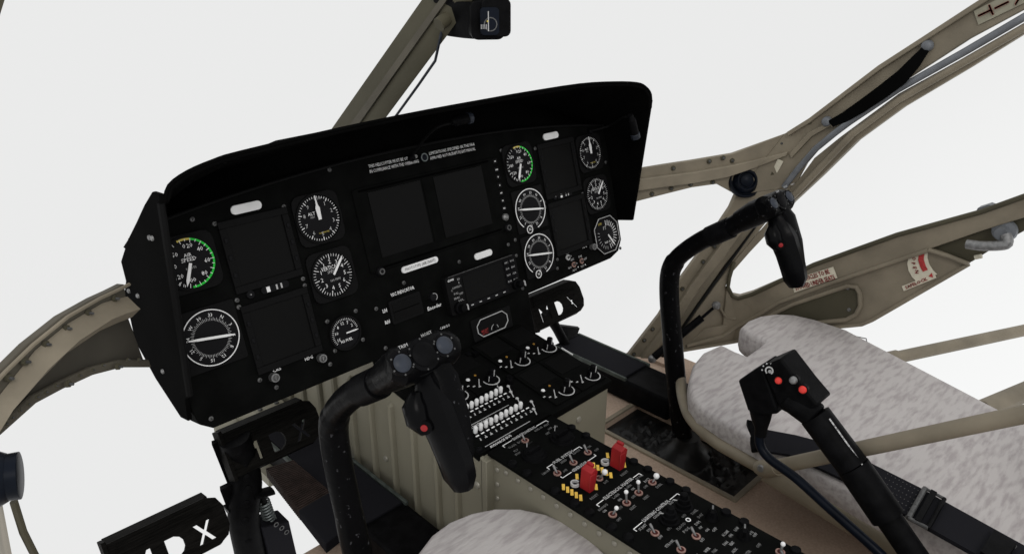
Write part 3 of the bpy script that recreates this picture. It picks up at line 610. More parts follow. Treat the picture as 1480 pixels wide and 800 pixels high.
for x, y in ((.692, .350), (.690, .305), (.665, .25)):
    f = MB(); Y = pt(CM, x, y, .0025); f.lathe('black', Y, [(.0085, 0), (.0075, .004), (.004, .012), (.003, .013)], 16); f.box('black', Y @ RZ(.5), (0, 0, .010), (.016, .004, .008)); f.box('steel', Y @ RZ(.5), (.003, 0, .0143), (.007, .002, .0008)); f.build('selector_knob', con)

# ================================================================ PEDAL TRACKS
def tray(x0, x1, y0, y1, label):
    t = thing('pedal_track', label, 'pedal track', TR((x0+x1)/2, (y0+y1)/2, 0), 'black pedal tracks on the floor'); z = EYE-.81
    f = MB(); f.box('black', FI, ((x0+x1)/2, (y0+y1)/2, z/2+.001), (x1-x0, y1-y0, z-.006)); f.build('track_body', t, bevel=.006)
    f = MB(); ym = y0+.11
    for a in (x0+.003, x1-.003): f.box('greenrim', FI, (a, (ym+y1)/2, z), (.006, y1-ym, .008))
    f.box('black', FI, ((x0+x1)/2, y1-.003, z), (x1-x0-.012, .006, .008)); f.box('belt', FI, ((x0+x1)/2, (ym+y1)/2, z+.0005), (x1-x0-.016, y1-ym-.012, .005)); f.build('rim', t, bevel=.001)
tray(1.118, 1.208, .69, 1.005, 'long black pedal track on the brown floor right of the radio box')
tray(.472, .558, .70, 1.16, 'long black pedal track on the floor beside the ribbed console wall')
t = thing('floor_duct', 'black floor duct with a ribbed brown hose end beside the left pedals', 'duct', TR(.42, 1.0, 0))
f = MB(); a = [at((384, 676), 2, -.80), at((470, 785), 2, -.80)]; b = [at((424, 664), 2, -.80), at((520, 745), 2, -.80)]
f.strip('belt', [a[0]*.42+a[1]*.58, a[1]], [b[0]*.42+b[1]*.58, b[1]], Vector((0, 0, -.02))); f.build('duct_cover', t, bevel=.002)
f = MB(); n = 26
for i in range(n):
    s = i/n*.60; p0 = a[0].lerp(a[1], s); p1 = b[0].lerp(b[1], s); e = (a[1]-a[0])*(.55*.60/n); f.strip('ribcoil', [p0, p0+e], [p1, p1+e], Vector((0, 0, -.02)))
f.build('ribbed_hose', t)

# ================================================================ PEDALS with cut-out letters
def pedal_plate_mesh(w, h):
    c = bpy.data.curves.new('plate', 'CURVE'); c.dimensions = '2D'; c.fill_mode = 'BOTH'; c.extrude = .003
    def poly(p):
        s = c.splines.new('POLY'); s.points.add(len(p)-1); s.use_cyclic_u = True
        for i, q in enumerate(p): s.points[i].co = (q[0], q[1], 0, 1)
    r = h*.30; poly([(-w/2, -h/2), (w/2-r, -h/2), (w/2-.3*r, -h/2+.35*r), (w/2, -h/2+r), (w/2, h/2-r), (w/2-.3*r, h/2-.3*r), (w/2-r, h/2), (-w/2, h/2)])
    k = h*.21
    def L(p, x, s=1): poly([(x+a*k*s, b*k*s-h*.14) for a, b in p])
    L([(-1, -1), (-.62, -1), (-.62, .25), (-.12, -.55), (.12, -.55), (.62, .25), (.62, -1), (1, -1), (1, 1), (.62, 1), (0, -.02), (-.62, 1), (-1, 1)], -w*.29)
    L([(-.75, -1), (.1, -1), (.6, -.72), (.85, -.3), (.85, .3), (.6, .72), (.1, 1), (-.75, 1)], -w*.0)
    L([(-.85, -1), (-.45, -1), (0, -.28), (.45, -1), (.85, -1), (.22, 0), (.85, 1), (.45, 1), (0, .28), (-.45, 1), (-.85, 1), (-.22, 0)], w*.27)
    o = bpy.data.objects.new('plate', c); C.objects.link(o); dg = bpy.context.evaluated_depsgraph_get(); dg.update()
    m = bpy.data.meshes.new_from_object(o.evaluated_get(dg)); bpy.data.objects.remove(o); m.materials.clear(); m.materials.append(M['pedal'])
    for p in m.polygons: p.use_smooth = False
    return m
def pedal(c, w, label, tilt=R(28)):
    upv = Vector((0, math.sin(tilt), math.cos(tilt))); X = fr(Vector(c), (1, 0, 0), upv); t = thing('rudder_pedal', label, 'rudder pedal', X, 'rudder pedals with cut-out letters')
    h = .074; m = pedal_plate_mesh(w, h); o = bpy.data.objects.new('pedal_plate', m); C.objects.link(o); o.parent = t
    f = MB()
    f.strip('pedal', [X @ Vector((-w/2, h/2, -.003)), X @ Vector((w/2-.016, h/2, -.003))], [X @ Vector((-w/2, h/2+.006, -.024)), X @ Vector((w/2-.016, h/2+.006, -.024))], -upv*.005)
    f.strip('pedal', [X @ Vector((-w/2, -h/2, -.003)), X @ Vector((w/2-.016, -h/2, -.003))], [X @ Vector((-w/2, -h/2-.006, -.020)), X @ Vector((w/2-.016, -h/2-.006, -.020))], upv*.005)
    f.box('pedal', X, (-w/2-.003, 0, -.010), (.006, h*1.12, .030)); f.build('flange', t, bevel=.001)
    f = MB()
    for k in range(6): f.box('pedal', X, (-.006, h*(.46-.055*k), .0036), (w-.034+.002*k, .0016, .0022))
    f.build('tread', t)
    return t, X
pL, XL = pedal(at((398, 628), 1, 1.01), .160, 'black rudder pedal in front of the beige console wall, below the left gauges')
pR = copy_tree(pL); pR.location = at((806, 438), 1, 1.01); tag(pR, 'black rudder pedal standing right of the radio panel against the white background', 'rudder pedal', 'rudder pedals with cut-out letters')
pO = copy_tree(pL); pO.location = at((250, 780), 1, .95); tag(pO, 'black rudder pedal cut off by the bottom left edge of the picture', 'rudder pedal', 'rudder pedals with cut-out letters')
def pedal_arm(path, r, label, bolts=True, bracket=None):
    t = thing('pedal_linkage', label, 'pedal arm', Matrix.Translation(Vector(path[-1])), 'pedal arms')
    f = MB(); f.tube('black', curve_pts(path, 4), r, 16); f.build('arm_tube', t)
    if bolts:
        P = curve_pts(path, 4)
        for i in range(2, len(P)-1, 2):
            n = Vector((-.25, -.85, .3)).normalized(); f = MB(); f.lathe('black', fr(P[i]+n*(r*.93), n.orthogonal(), n.cross(n.orthogonal()), n), [(.007, 0), (.006, .003), (.003, .004)], 10); f.build('bolt', t)
    if bracket:
        for A, B in bracket: f = MB(); f.strip('black', A, B, Vector((.004, .010, 0))); f.build('bracket', t)
pedal_arm([at((338, 632), 1, 1.02), at((350, 668), 1, 1.02), at((356, 700), 1, 1.01), at((352, 745), 1, 1.0), at((362, 800), 1, 1.0), at((370, 850), 1, 1.0)], .025, 'thick black bolted pedal arm standing between the two left pedals', True,
          [([at((306, 642), 1, 1.03), at((330, 702), 1, 1.03)], [at((345, 628), 1, 1.03), at((372, 690), 1, 1.03)]),
           ([at((318, 708), 1, 1.01), at((338, 760), 1, 1.01)], [at((352, 692), 1, 1.01), at((372, 750), 1, 1.01)])])
pedal_arm([at((788, 452), 1, 1.02), at((802, 470), 1, 1.01), at((812, 488), 1, 1.0), at((822, 506), 1, .99)], .011, 'short black pedal arm rising from the track behind the radio box', False,
          [([at((806, 470), 1, 1.02), at((808, 490), 1, 1.02)], [at((838, 474), 1, 1.02), at((830, 496), 1, 1.02)])])
f = MB(); 
t = thing('pedal_adjuster', 'spring-loaded pedal adjuster with a disc knob and three rings on its black base', 'pedal adjuster', Matrix.Translation(at((400, 800), 1, 1.0)))
f.tube('black', [at((365, 716), 1, .99), at((393, 708), 1, .99)], [(.005, .012), (.005, .012)], 14); f.tube('black', [at((378, 712), 1, .995), at((382, 724), 1, .995)], .005, 10); f.build('disc_knob', t)
f = MB(); s0, s1 = at((380, 722), 1, 1.0), at((392, 756), 1, 1.0)
ax = (s1-s0); e1 = ax.orthogonal().normalized(); e2 = ax.cross(e1).normalized(); f.tube('spring', [s0+ax*(i/90)+(e1*math.cos(i*.62)+e2*math.sin(i*.62))*.0095 for i in range(91)], .0018, 6); f.tube('black', [s0, s1], .006, 8); f.build('spring', t)
f = MB(); f.strip('black', [at((330, 738), 1, 1.0), at((382, 716), 1, 1.0)], [at((335, 748), 1, 1.0), at((388, 726), 1, 1.0)], Vector((0, .02, 0))); f.strip('black', [at((340, 768), 1, 1.0), at((402, 746), 1, 1.0)], [at((345, 776), 1, 1.0), at((406, 756), 1, 1.0)], Vector((0, .02, 0))); f.build('arm', t)
f = MB(); f.strip('belt', [at((378, 762), 1, .98), at((392, 815), 1, .98)], [at((418, 752), 1, .98), at((432, 812), 1, .98)], Vector((0, .04, 0))); g = f.build('base', t, bevel=.002)
f = MB()
for q in ((399, 757), (407, 762), (414, 768)): 
    X = fr(at(q, 1, .9795), (1, 0, 0), (0, 0, 1), (0, -1, 0)); f.ring('dsteel', X, .0028, .0045, 0, .001, 16)
f.build('rings', g)

# ================================================================ CYCLIC STICKS
def stick():
    X0 = 1.07; V = lambda y, z, dx=0: W(X0+dx, y, z)
    t = thing('control_stick', 'black control stick rising from the floor boot in front of the right seat', 'control stick', TR(X0, .62, 0), 'black cyclic control sticks')
    f = MB(); f.tube('stick', curve_pts([V(.612, -.875), V(.632, -.80), V(.650, -.72), V(.668, -.63), V(.680, -.565), V(.683, -.520), V(.675, -.492), V(.655, -.466), V(.622, -.436), V(.585, -.410), V(.545, -.377)], 5), [.0185]*15+[.0178]*16+[.0160]*20, 20); f.build('tube', t)
    f = MB(); f.tube('black', [V(.612, -.429), V(.575, -.403)], .0178, 20); f.build('collar', t)
    f = MB(); f.lathe('rubber', pt(TR(X0, .612, 0), 0, 0, -.008), [(.055, 0), (.040, .010), (.030, .022), (.025, .034), (.0225, .040)], 24); f.build('boot_collar', t)
    # switch head: a wide pod lying across the stick
    f = MB(); f.tube('stick', [V(.560, -.389), V(.535, -.369), V(.512, -.353), V(.496, -.348)], [(.018, .018), (.021, .022), (.020, .030), (.012, .020)], 16, side=(0, .3, 1))
    f.tube('stick', [V(.512, -.350, -.030), V(.510, -.350, -.022), V(.510, -.350, .03), V(.506, -.351, .040), V(.504, -.352, .047)], [.010, .019, .019, .017, .011], 16); hd = f.build('switch_head', t)
    nx = Vector((-.30, -.72, .58)).normalized()
    for dx, m, r in ((-.019, 'bluegrey', .0092), (.006, 'black', .0125), (.031, 'bluegrey', .0092)):
        c = V(.510, -.350, dx)+nx*.014; Y = fr(c, (1, 0, .0), nx.cross(Vector((1, 0, 0))), nx); f = MB(); f.ring('black', Y, r*.95, r*1.35, -.002, .006, 20); f.lathe(m, Y, [(r, 0), (r, .007), (r*.7, .009), (r*.25, .0095)], 20)
        for a in range(0, 360, 60): f.lathe('dsteel', Y @ RZ(R(a+20)) @ TR(r*1.25, 0, .006), [(.0012, 0), (.0008, .0006)], 6)
        f.build('thumb_button', hd)
    f = MB(); Y = fr(V(.506, -.338, -.002)+nx*.010, (1, 0, 0), nx.cross(Vector((1, 0, 0))), nx)
    f.text('grey', pt(Y, -.016, .006), 'TRIM', w=.010, z=.014); f.text('grey', pt(Y, .012, .0085), 'HOIST', w=.012, z=.014); f.text('grey', pt(Y, .034, .008), 'CARGO', w=.012, z=.014); f.build('markings', hd, smooth=False)
    # grip
    f = MB(); P = [V(.515, -.352, .012), V(.506, -.368, .010), V(.495, -.386, .006), V(.485, -.402, .004), V(.475, -.422, .006), V(.466, -.442, .008), V(.458, -.462, .008), V(.454, -.474, .008)]
    rr = [(.011, .012), (.0115, .012), (.0195, .0165), (.0225, .0175), (.021, .0165), (.021, .0162), (.0195, .0150), (.012, .010)]
    f.tube('grip', P, rr, 9, side=(0, 1, 0)); f.tube('grip', [V(.500, -.378, -.008), V(.496, -.390, -.013), V(.490, -.402, -.014), V(.484, -.414, -.010)], [.006, .013, .013, .007], 10); f.tube('stick', [V(.512, -.350, .018), V(.492, -.372, .020), V(.474, -.405, .016), V(.462, -.438, .012), V(.456, -.458, .010)], [(.010, .012), (.013, .016), (.012, .018), (.012, .017), (.006, .008)], 8, side=(0, 1, 0)); g = f.build('grip', t)
    c = V(.479, -.404, -.0160); n2 = Vector((-.75, -.60, .1)).normalized(); f = MB(); Y = fr(c, n2.orthogonal(), n2.cross(n2.orthogonal()), n2)
    f.lathe('black', Y, [(.008, -.006), (.0075, .002)], 14); f.lathe('red', Y, [(.0038, .001), (.0034, .0025), (.002, .003)], 14); f.build('trigger_button', g)
    return t
st = stick()
s2 = copy_tree(st); s2.location.x -= .70; tag(s2, 'black control stick in front of the left seat, its switch head over the lower panel', 'control stick', 'black cyclic control sticks')

# ================================================================ COLLECTIVE LEVER
XC = .86
t = thing('collective_lever', 'black collective lever with a boxy switch head and red buttons over the right seat', 'collective lever', Matrix.Translation(at((1330, 820), 0, XC)))
A = [at((1152, 572), 0, XC), at((1178, 600), 0, XC), at((1225, 662), 0, XC), at((1320, 800), 0, XC), at((1345, 836), 0, XC)]
f = MB(); f.tube('black', [A[1], A[2].lerp(A[3], .08)], .0205, 20); f.build('upper_grip', t)
f = MB(); f.tube('black', [A[2].lerp(A[3], .085), A[2].lerp(A[3], .62)], .0212, 20); f.build('twist_grip', t)
f = MB(); f.tube('black', [A[2].lerp(A[3], .62), A[3], A[4]], .0165, 16); f.build('shaft', t)
f = MB(); d_ = (A[3]-A[1]).normalized(); sd = Vector((-.30, -.30, .9)); sd = (sd - d_*sd.dot(d_)).normalized()
for i in range(26): p = A[1].lerp(A[3], .05+.0225*i)+sd*.0212; f.tube('grey', [p, p+d_*(.0075 if i % 3 else .004)], .0013, 4)
f.build('stitching', t)
# head: box frame built from four traced corners in the lever plane, with real width
h0, h1, h2, h3 = at((1068, 551), 0, XC), at((1126, 520), 0, XC), at((1170, 588), 0, XC), at((1120, 600), 0, XC)
f = MB(); f.strip('black', [at((1066, 550), 0, XC-.012), at((1080, 592), 0, XC-.012), at((1090, 602), 0, XC-.012)], [at((1100, 528), 0, XC-.014), at((1122, 588), 0, XC-.014), at((1124, 598), 0, XC-.014)], Vector((.045, 0, 0)))
f.strip('black', [at((1100, 530), 0, XC-.016), at((1128, 592), 0, XC-.016), at((1152, 604), 0, XC-.012)], [at((1128, 518), 0, XC-.016), at((1160, 560), 0, XC-.016), at((1182, 586), 0, XC-.012)], Vector((.042, 0, 0)))
f.tube('black', [at((1140, 572), 0, XC), at((1180, 602), 0, XC)], [.019, .0185], 14); hd = f.build('switch_box', t, bevel=.003)
nb = Vector((-1, -.15, .25)).normalized()
def btn(q, m, r, h, nm='button', par=None):
    f = MB(); c = at(q, 0, XC-.017); Y = fr(c, nb.orthogonal(), nb.cross(nb.orthogonal()), nb); f.ring('black', Y, r*.9, r*1.3, -.004, .003, 16); f.lathe(m, Y, [(r, -.004), (r, h*.6), (r*.75, h*.9), (r*.3, h)], 16); return f.build(nm, par or hd)
btn((1126, 549), 'redb', .0048, .006); btn((1148, 548), 'steel', .0052, .010, 'hat_switch'); btn((1161, 562), 'redb', .0052, .006)
f = MB(); c = at((1112, 535), 0, XC-.017); Y = fr(c, nb.orthogonal(), nb.cross(nb.orthogonal()), nb); f.ring('grey', Y, .0038, .0056, 0, .001, 16, R(0), R(290)); f.tube('steel', [Y @ Vector((0, 0, 0)), Y @ Vector((.001, .004, .011))], [.0012, .0024], 8)
for k in range(5): f.lathe('grey', Y @ RZ(R(100+35*k)) @ TR(.0095, 0, 0), [(.0012, 0), (.001, .0006)], 6)
f.build('toggle', hd)
f = MB(); f.tube('black', [at((1100, 592), 0, XC), at((1100, 606), 0, XC), at((1100, 618), 0, XC), at((1099, 628), 0, XC)], [.016, .013, .009, .0085], 12); f.build('cable_boot', hd)
f = MB(); f.tube('blue', curve_pts([at((1099, 612), 0, XC), at((1098, 640), 0, XC-.002), at((1112, 662), 0, XC-.004), at((1150, 690), 0, XC-.006), at((1200, 735), 0, XC-.01), at((1262, 790), 0, XC-.012), at((1290, 818), 0, XC-.012)], 5), .0066, 12); f.build('cable', t)

# ================================================================ SEATS
def seat(outline, notch, label, ztop, cx, rails=True):
    t = thing('pilot_seat', label, 'seat', TR(cx, .3, 0), 'grey mottled pilot seats')
    P = [Vector((p.x, p.y)) for p in outline]; c = sum(P, Vector((0, 0)))/len(P); n = len(P)
    def ringof(inset, z):
        o = []
        for i in range(n):
            a, b = P[i-1], P[(i+1) % n]; tt = (b-a).normalized(); nn = Vector((-tt.y, tt.x)); 
            if nn.dot(c-P[i]) < 0 and True: nn = nn if ccw else nn
            nn = nn if ccw else -nn
            q = P[i]+nn*inset; o.append((q.x, q.y, z))
        return o
    ar = sum(P[i].x*P[(i+1) % n].y-P[(i+1) % n].x*P[i].y for i in range(n)); ccw = ar > 0
    f = MB(); seq = [(.012, -.062), (.004, -.055), (.0, -.042), (0, -.012), (.0012, -.006), (.0040, -.0018), (.0080, 0)]
    rings = [ringof(i, ztop+z) for i, z in seq]; f.loft('seat', rings); f.build('cushion', t)
    return t
zs = EYE-.68
def sp_(q, z=-.68): return at(q, 2, z)
q = [(997, 570), (995, 548), (1001, 525), (1015, 508), (1040, 497), (1049, 499), (1063, 506), (1078, 513), (1092, 503), (1106, 492), (1090, 484), (1074, 476), (1070, 471), (1080, 462), (1098, 455), (1120, 452), (1147, 453), (1178, 460), (1224, 475), (1480, 608)]
out_ = [sp_(a) for a in q] + [Vector((1.34, .0, 0)), Vector((.93, .0, 0)), Vector((.93, .30, 0)), sp_((1125, 655)), sp_((1080, 628)), sp_((1035, 603)), sp_((1010, 588))]
rs = seat(out_, None, 'right seat, grey mottled cushion with a notch in its front edge', zs, 1.14)
f = MB(); Y = FI; f.prism('seat_side', FI, rrect(.26, .40, .05, 4, 1.20, .25), zs-.155, zs-.056); f.build('seat_pan', rs, bevel=.004)
f = MB(); f.loft('seat_side', [[(x, y, z) for x, y in ((.95, .02), (1.33, .02), (1.33, -.07), (.95, -.07))] for z in (zs-.02,)] + [[(x, y-.10, zs+.35) for x, y in ((.97, .02), (1.31, .02), (1.31, -.05), (.97, -.05))]]); f.build('backrest', rs, bevel=.02)
f = MB(); f.tube('paint', curve_pts([at((984, 548), 2, -.72), at((986, 572), 2, -.72), at((998, 604), 2, -.72), at((1028, 634), 2, -.72), at((1062, 655), 2, -.72), at((1104, 678), 2, -.72)], 5), .0095, 12); f.build('front_rail', rs)
J = at((1104, 678), 0, .90)
f = MB(); f.tube('paint', [at((1118, 675), 0, .895), at((1480, 598), 0, .895), at((1560, 582), 0, .895)], .0105, 14); f.build('upper_strut', rs)
f = MB(); f.tube('paint', [at((1104, 682), 0, .90), at((1320, 812), 0, .90), at((1400, 860), 0, .90)], [(.016, .004)]*3, 10, side=(0, 0, 1)); f.build('lower_rail', rs)
f = MB(); f.tube('paint', [at((1096, 675), 0, .905), at((1104, 677), 0, .90), at((1124, 674), 0, .895)], [.010, .0135, .0125], 12); f.lathe('steel', fr(at((1100, 676), 0, .888), (0, 1, 0), (0, 0, 1), (-1, 0, 0)), [(.006, 0), (.005, .003), (.002, .004)], 12); f.build('joint', rs)
f = MB(); f.tube('paint', [at((1278, 520), 2, -.72), at((1480, 477), 2, -.72), at((1560, 460), 2, -.72)], .0125, 14); f.tube('paint', [at((1278, 520), 2, -.72), at((1296, 516), 2, -.72)], .0150, 14); f.build('outer_strut', rs)
f = MB(); f.tube('paint', [at((1420, 592), 2, -.76), at((1495, 560), 2, -.76)], [(.018, .020)]*2, 10); f.build('outer_bracket', rs)
f = MB(); p = [at(a, 2, -.69) for a in ((1240, 492), (1238, 486), (1252, 489), (1253, 496))]; f.tube('steel', p, .0012, 6); f.build('wire_loop', rs)
# the back-rest side strap seen at the lower right
q = [(585, 830), (603, 795), (622, 770), (648, 751), (680, 738), (715, 731), (752, 731), (790, 739), (822, 752), (850, 770), (878, 798), (900, 830)]
out_ = [sp_(a) for a in q] + [Vector((.555, .25, 0)), Vector((.555, .0, 0)), Vector((.13, .0, 0)), Vector((.13, .5, 0)), Vector((.16, .56, 0)), Vector((.22, .585, 0))]
ls = seat(out_, None, 'left seat, rounded pink-grey mottled cushion corner at the bottom edge', zs, .35)
f = MB(); f.prism('seat_side', FI, rrect(.28, .40, .05, 4, .34, .27), zs-.155, zs-.056); f.build('seat_pan', ls)

# seat belt
t = thing('lap_belt', 'black lap belt with two metal buckles lying along the side of the right seat', 'seat belt', Matrix.Translation(at((1280, 690), 2, -.70)))
up = [at(a, 2, -.672) for a in ((1096, 618), (1150, 628), (1196, 640), (1258, 668), (1332, 705))]; lo = [at(a, 2, -.672) for a in ((1100, 650), (1140, 656), (1190, 678), (1236, 700), (1312, 745))]
f = MB(); f.strip('belt', up, lo, Vector((0, 0, -.004))); f.build('strap', t)
f = MB(); up = [at(a, 2, -.669) for a in ((1330, 704), (1362, 722), (1440, 765), (1500, 798))]; lo = [at(a, 2, -.669) for a in ((1312, 744), (1340, 760), (1415, 802), (1470, 835))]; f.strip('belt', up, lo, Vector((0, 0, -.006))); f.build('strap', t)
f = MB(); a, b, c, d = (at(q, 2, -.664) for q in ((1337, 705), (1365, 720), (1341, 763), (1313, 748)))
f.tube('dsteel', [a, b], .0022, 8); f.tube('black', [b, c], .0028, 8); f.tube('dsteel', [c, d], .0028, 8); f.tube('dsteel', [d, a], .0035, 8); f.strip('black', [a.lerp(b, .3), d.lerp(c, .3)], [a.lerp(b, .6), d.lerp(c, .6)], Vector((0, 0, .004))); f.build('buckle', t)
f = MB(); a, b, c, d = (at(q, 2, -.664) for q in ((1436, 768), (1468, 790), (1446, 820), (1416, 800)))
f.tube('steel', [a, b], .0022, 8); f.strip('black', [a, d], [b, c], Vector((0, 0, .005))); f.build('buckle', t)
f = MB(); f.strip('black', [at((1078, 612), 2, -.68), at((1086, 655), 2, -.70)], [at((1102, 618), 2, -.675), at((1110, 652), 2, -.69)], Vector((0, 0, .010))); f.build('anchor_clip', t, bevel=.002)
f = MB()
for i in range(9):
    for k in range(7):
        p = at((1283+5.5*i+3*k*(-1), 684+3.0*i+6.2*k), 2, -.6712); f.box('dsteel', Matrix.Translation(p), (0, 0, 0), (.0016, .0010, .0004))
f.build('webbing_stitches', t)

# ================================================================ RIGHT WINDSCREEN FRAME
def S1(q, off=0): return wallpt(q, PLAN_R, off)
OUT = lambda p: Vector((.012, .006, 0))
rf = thing('cockpit_frame', 'olive beige windscreen frame with rivets, right of the instrument panel, meeting the door post', 'windscreen frame', Matrix.Translation(S1((935, 515))), 'windscreen frames of the cockpit')
def plate(nm, A, B, off0, th, m='paint', par=rf, S_=S1, bev=.0015):
    f = MB(); a = [S_(q, off0) for q in A]; b = [S_(q, off0) for q in B]; f.strip(m, a, b, [(S_(q, off0-th)-S_(q, off0)) if True else 0 for q in A]); return f.build(nm, par, bevel=bev)
plate('sill_arch', [(924, 244), (960, 238), (1000, 232), (1060, 222), (1134, 193)], [(917, 292), (960, 281), (1000, 271), (1036, 266), (1064, 282)], 0, .010)
plate('arch_rail', [(922, 257), (960, 252), (1000, 247), (1060, 236), (1110, 225), (1142, 218)], [(919, 274), (960, 268), (1000, 263), (1045, 255), (1095, 240), (1140, 224)], .012, .012)
plate('lower_post', [(1064, 282), (1056, 300), (1012, 364), (980, 408), (952, 456), (906, 516)], [(1150, 270), (1128, 296), (1062, 378), (1034, 418), (1006, 460), (962, 516)], 0, .012)
plate('post_rail', [(1076, 306), (1028, 366), (996, 410), (968, 456), (924, 514)], [(1092, 306), (1042, 370), (1008, 414), (980, 460), (938, 514)], .012, .012)
plate('door_seal', [(1112, 300), (1044, 386), (1006, 440), (955, 514)], [(1115, 300), (1047, 388), (1008, 442), (958, 514)], .008, .008, 'rubber')
plate('upper_pillar', [(1064, 282), (1134, 193), (1172, 171), (1272, 95), (1334, 55), (1400, 12), (1484, -42), (1560, -90)], [(1150, 270), (1165, 236), (1204, 190), (1300, 122), (1345, 93), (1402, 56), (1484, 12), (1560, -22)], 0, .012)
plate('pillar_lip', [(1140, 190), (1172, 170), (1272, 94), (1334, 54), (1400, 11), (1484, -43)], [(1142, 196), (1174, 176), (1274, 101), (1336, 61), (1402, 19), (1484, -35)], .010, .012)
plate('pillar_rail', [(1143, 221), (1172, 190), (1200, 176), (1204, 180)], [(1146, 228), (1176, 196), (1203, 181), (1206, 184)], .008, .008)
for q in [(942, 280), (970, 272), (998, 266), (1030, 263), (973, 243), (1025, 233), (1076, 221), (1131, 207), (1170, 176), (1016, 378), (1032, 356), (986, 417), (943, 475), (931, 491), (916, 511), (1045, 228), (1100, 214), (1058, 232)]:
    p = S1(q); n = (S1(q, .01)-p).normalized(); f = MB(); X = fr(p, n.orthogonal(), n.cross(n.orthogonal()), n); f.lathe('paint_dark', X, [(.0055, 0), (.005, .002)], 10); f.lathe('dsteel', X, [(.003, .002), (.002, .005)], 8); f.build('rivet', rf)
# air vent
def vent(c, n, label, r=.030):
    n = Vector(n).normalized(); X = fr(c, n.orthogonal(), n.cross(n.orthogonal()), n); t = thing('air_vent', label, 'air vent', X, 'round cockpit air vents')
    f = MB(); f.lathe('blue', X, [(r, -.004), (r*1.0, .006), (r*.92, .010), (r*.88, .010), (r*.80, .004)], 32); f.build('vent_ring', t)
    f = MB(); f.lathe('blue', X, [(r*.78, 0), (r*.74, .010), (r*.55, .018), (r*.5, .018), (r*.42, .012), (r*.40, .012)], 28); f.lathe('blue', X, [(r*.41, .010), (r*.36, .015), (r*.15, .018)], 20); f.build('nozzle', t)
vent(S1((1075, 260), .006), (-.70, -.62, .30), 'round blue-black air vent in the right windscreen frame below the pillar', .036)
# small placard tag with hook
t = thing('hook_tag', 'small cream tag hanging beside the round air vent', 'tag', Matrix.Translation(S1((1122, 245), .004)))
f = MB(); f.strip('decal', [S1((1128, 228), .012), S1((1117, 246), .012)], [S1((1136, 232), .012), S1((1126, 250), .012)], Vector((.002, 0, 0))); f.build('tag_plate', t)
f = MB(); f.tube('paint_dark', [S1((1122, 248), .010), S1((1115, 252), .010)], .005, 8); f.build('clip', t)
# pull strap on the pillar
t = thing('grab_strap', 'black curved grab strap fixed to the upper door pillar with two silver ends', 'grab strap', Matrix.Translation(S1((1200, 175), .01)))
P = [(1200, 174), (1222, 162), (1250, 143), (1280, 121), (1306, 100), (1325, 80), (1338, 66)]; Q = [(1208, 182), (1230, 174), (1258, 159), (1289, 139), (1317, 118), (1335, 95), (1346, 74)]
f = MB(); offs = [.012, .020, .026, .028, .026, .020, .012]; a = [S1(q, o) for q, o in zip(P, offs)]; b = [S1(q, o) for q, o in zip(Q, offs)]; f.strip('hood', a, b, Vector((.004, .001, 0))); f.build('strap', t)
for q in ((1197, 175), (1342, 66)):
    f = MB(); p = S1(q, .004); n = (S1(q, .02)-p).normalized(); X = fr(p, n.orthogonal(), n.cross(n.orthogonal()), n); f.lathe('alu', X, [(.010, 0), (.009, .006), (.006, .009), (.002, .010)], 18); f.build('end_cap', t)
# exit placard
t = thing('exit_placard', 'cream placard with red EXIT lettering at the top of the door pillar', 'placard', Matrix.Translation(S1((1440, 18), .002)))
f = MB(); f.strip('decal2', [S1((1408, 16), .003), S1((1480, -20), .003), S1((1540, -48), .003)], [S1((1415, 36), .003), S1((1484, 3), .003), S1((1546, -26), .003)], Vector((.0008, 0, 0))); f.build('plate', t)
c = S1((1474, 2), .0055); xx = (S1((1540, -37), .0055)-S1((1408, 26), .0055)).normalized(); n = (S1((1440, 10), .01)-S1((1440, 10), 0)).normalized()
f = MB()
for ch, q in (('T', (1424, 19)), ('I', (1448, 8)), ('X', (1475, -5)), ('E', (1504, -19))): c = S1(q, .0055); f.text('decalfade', fr(c, xx.cross(n), xx) if xx.cross(n).cross(xx).dot(n) > 0 else fr(c, n.cross(xx), xx), ch, h=.030, z=.0005, bold=.0003)
f.build('lettering', t, smooth=False)

# ================================================================ CABIN DOOR (right)
dr = thing('cabin_door', 'olive beige cabin door with large window opening, placards and inner handle, right of the seat', 'door', Matrix.Translation(S1((1200, 470))))
f = MB()
def dplate(nm, A, B, off0, th, m='paint', bev=.0015): return plate(nm, A, B, off0, th, m, dr, S1, bev)
dplate('upper_frame', [(1110, 306), (1156, 258), (1178, 228), (1215, 198), (1300, 135), (1400, 80), (1484, 33), (1560, -8)], [(1112, 330), (1146, 293), (1188, 254), (1240, 203), (1306, 155), (1402, 98), (1484, 47), (1560, 8)], .004, .020)
f = MB(); f.tube('paint', [S1(q, .012) for q in ((1122, 312), (1150, 282), (1190, 240), (1236, 192), (1302, 143), (1400, 87), (1484, 39), (1560, 0))], .0065, 10); f.build('frame_tube', dr)
f = MB(); f.tube('alu', [S1(q, .014) for q in ((1138, 268), (1160, 240), (1184, 213), (1212, 190), (1232, 175), (1302, 128), (1400, 73), (1484, 24), (1560, -18))], .0062, 10); f.build('seal_strip', dr)
dplate('front_frame', [(1112, 318), (1060, 376), (1034, 410), (1008, 446), (985, 480), (965, 512)], [(1128, 318), (1084, 364), (1054, 396), (1048, 412), (1046, 470), (1018, 497)], .004, .020)
HA = [(1048, 412), (1054, 424), (1068, 428), (1088, 422), (1180, 380), (1300, 337), (1420, 304), (1484, 281), (1560, 246)]
HB = [(1040, 480), (1066, 470), (1100, 452), (1130, 434), (1200, 408), (1300, 374), (1420, 332), (1484, 312), (1560, 285)]
dplate('sill_rail', HA, HB, .010, .026)
f = MB(); f.tube('paint_dark', [S1(q, .012) for q in [(1062, 376), (1050, 398)]+HA], .0045, 8); f.build('window_seal', dr)
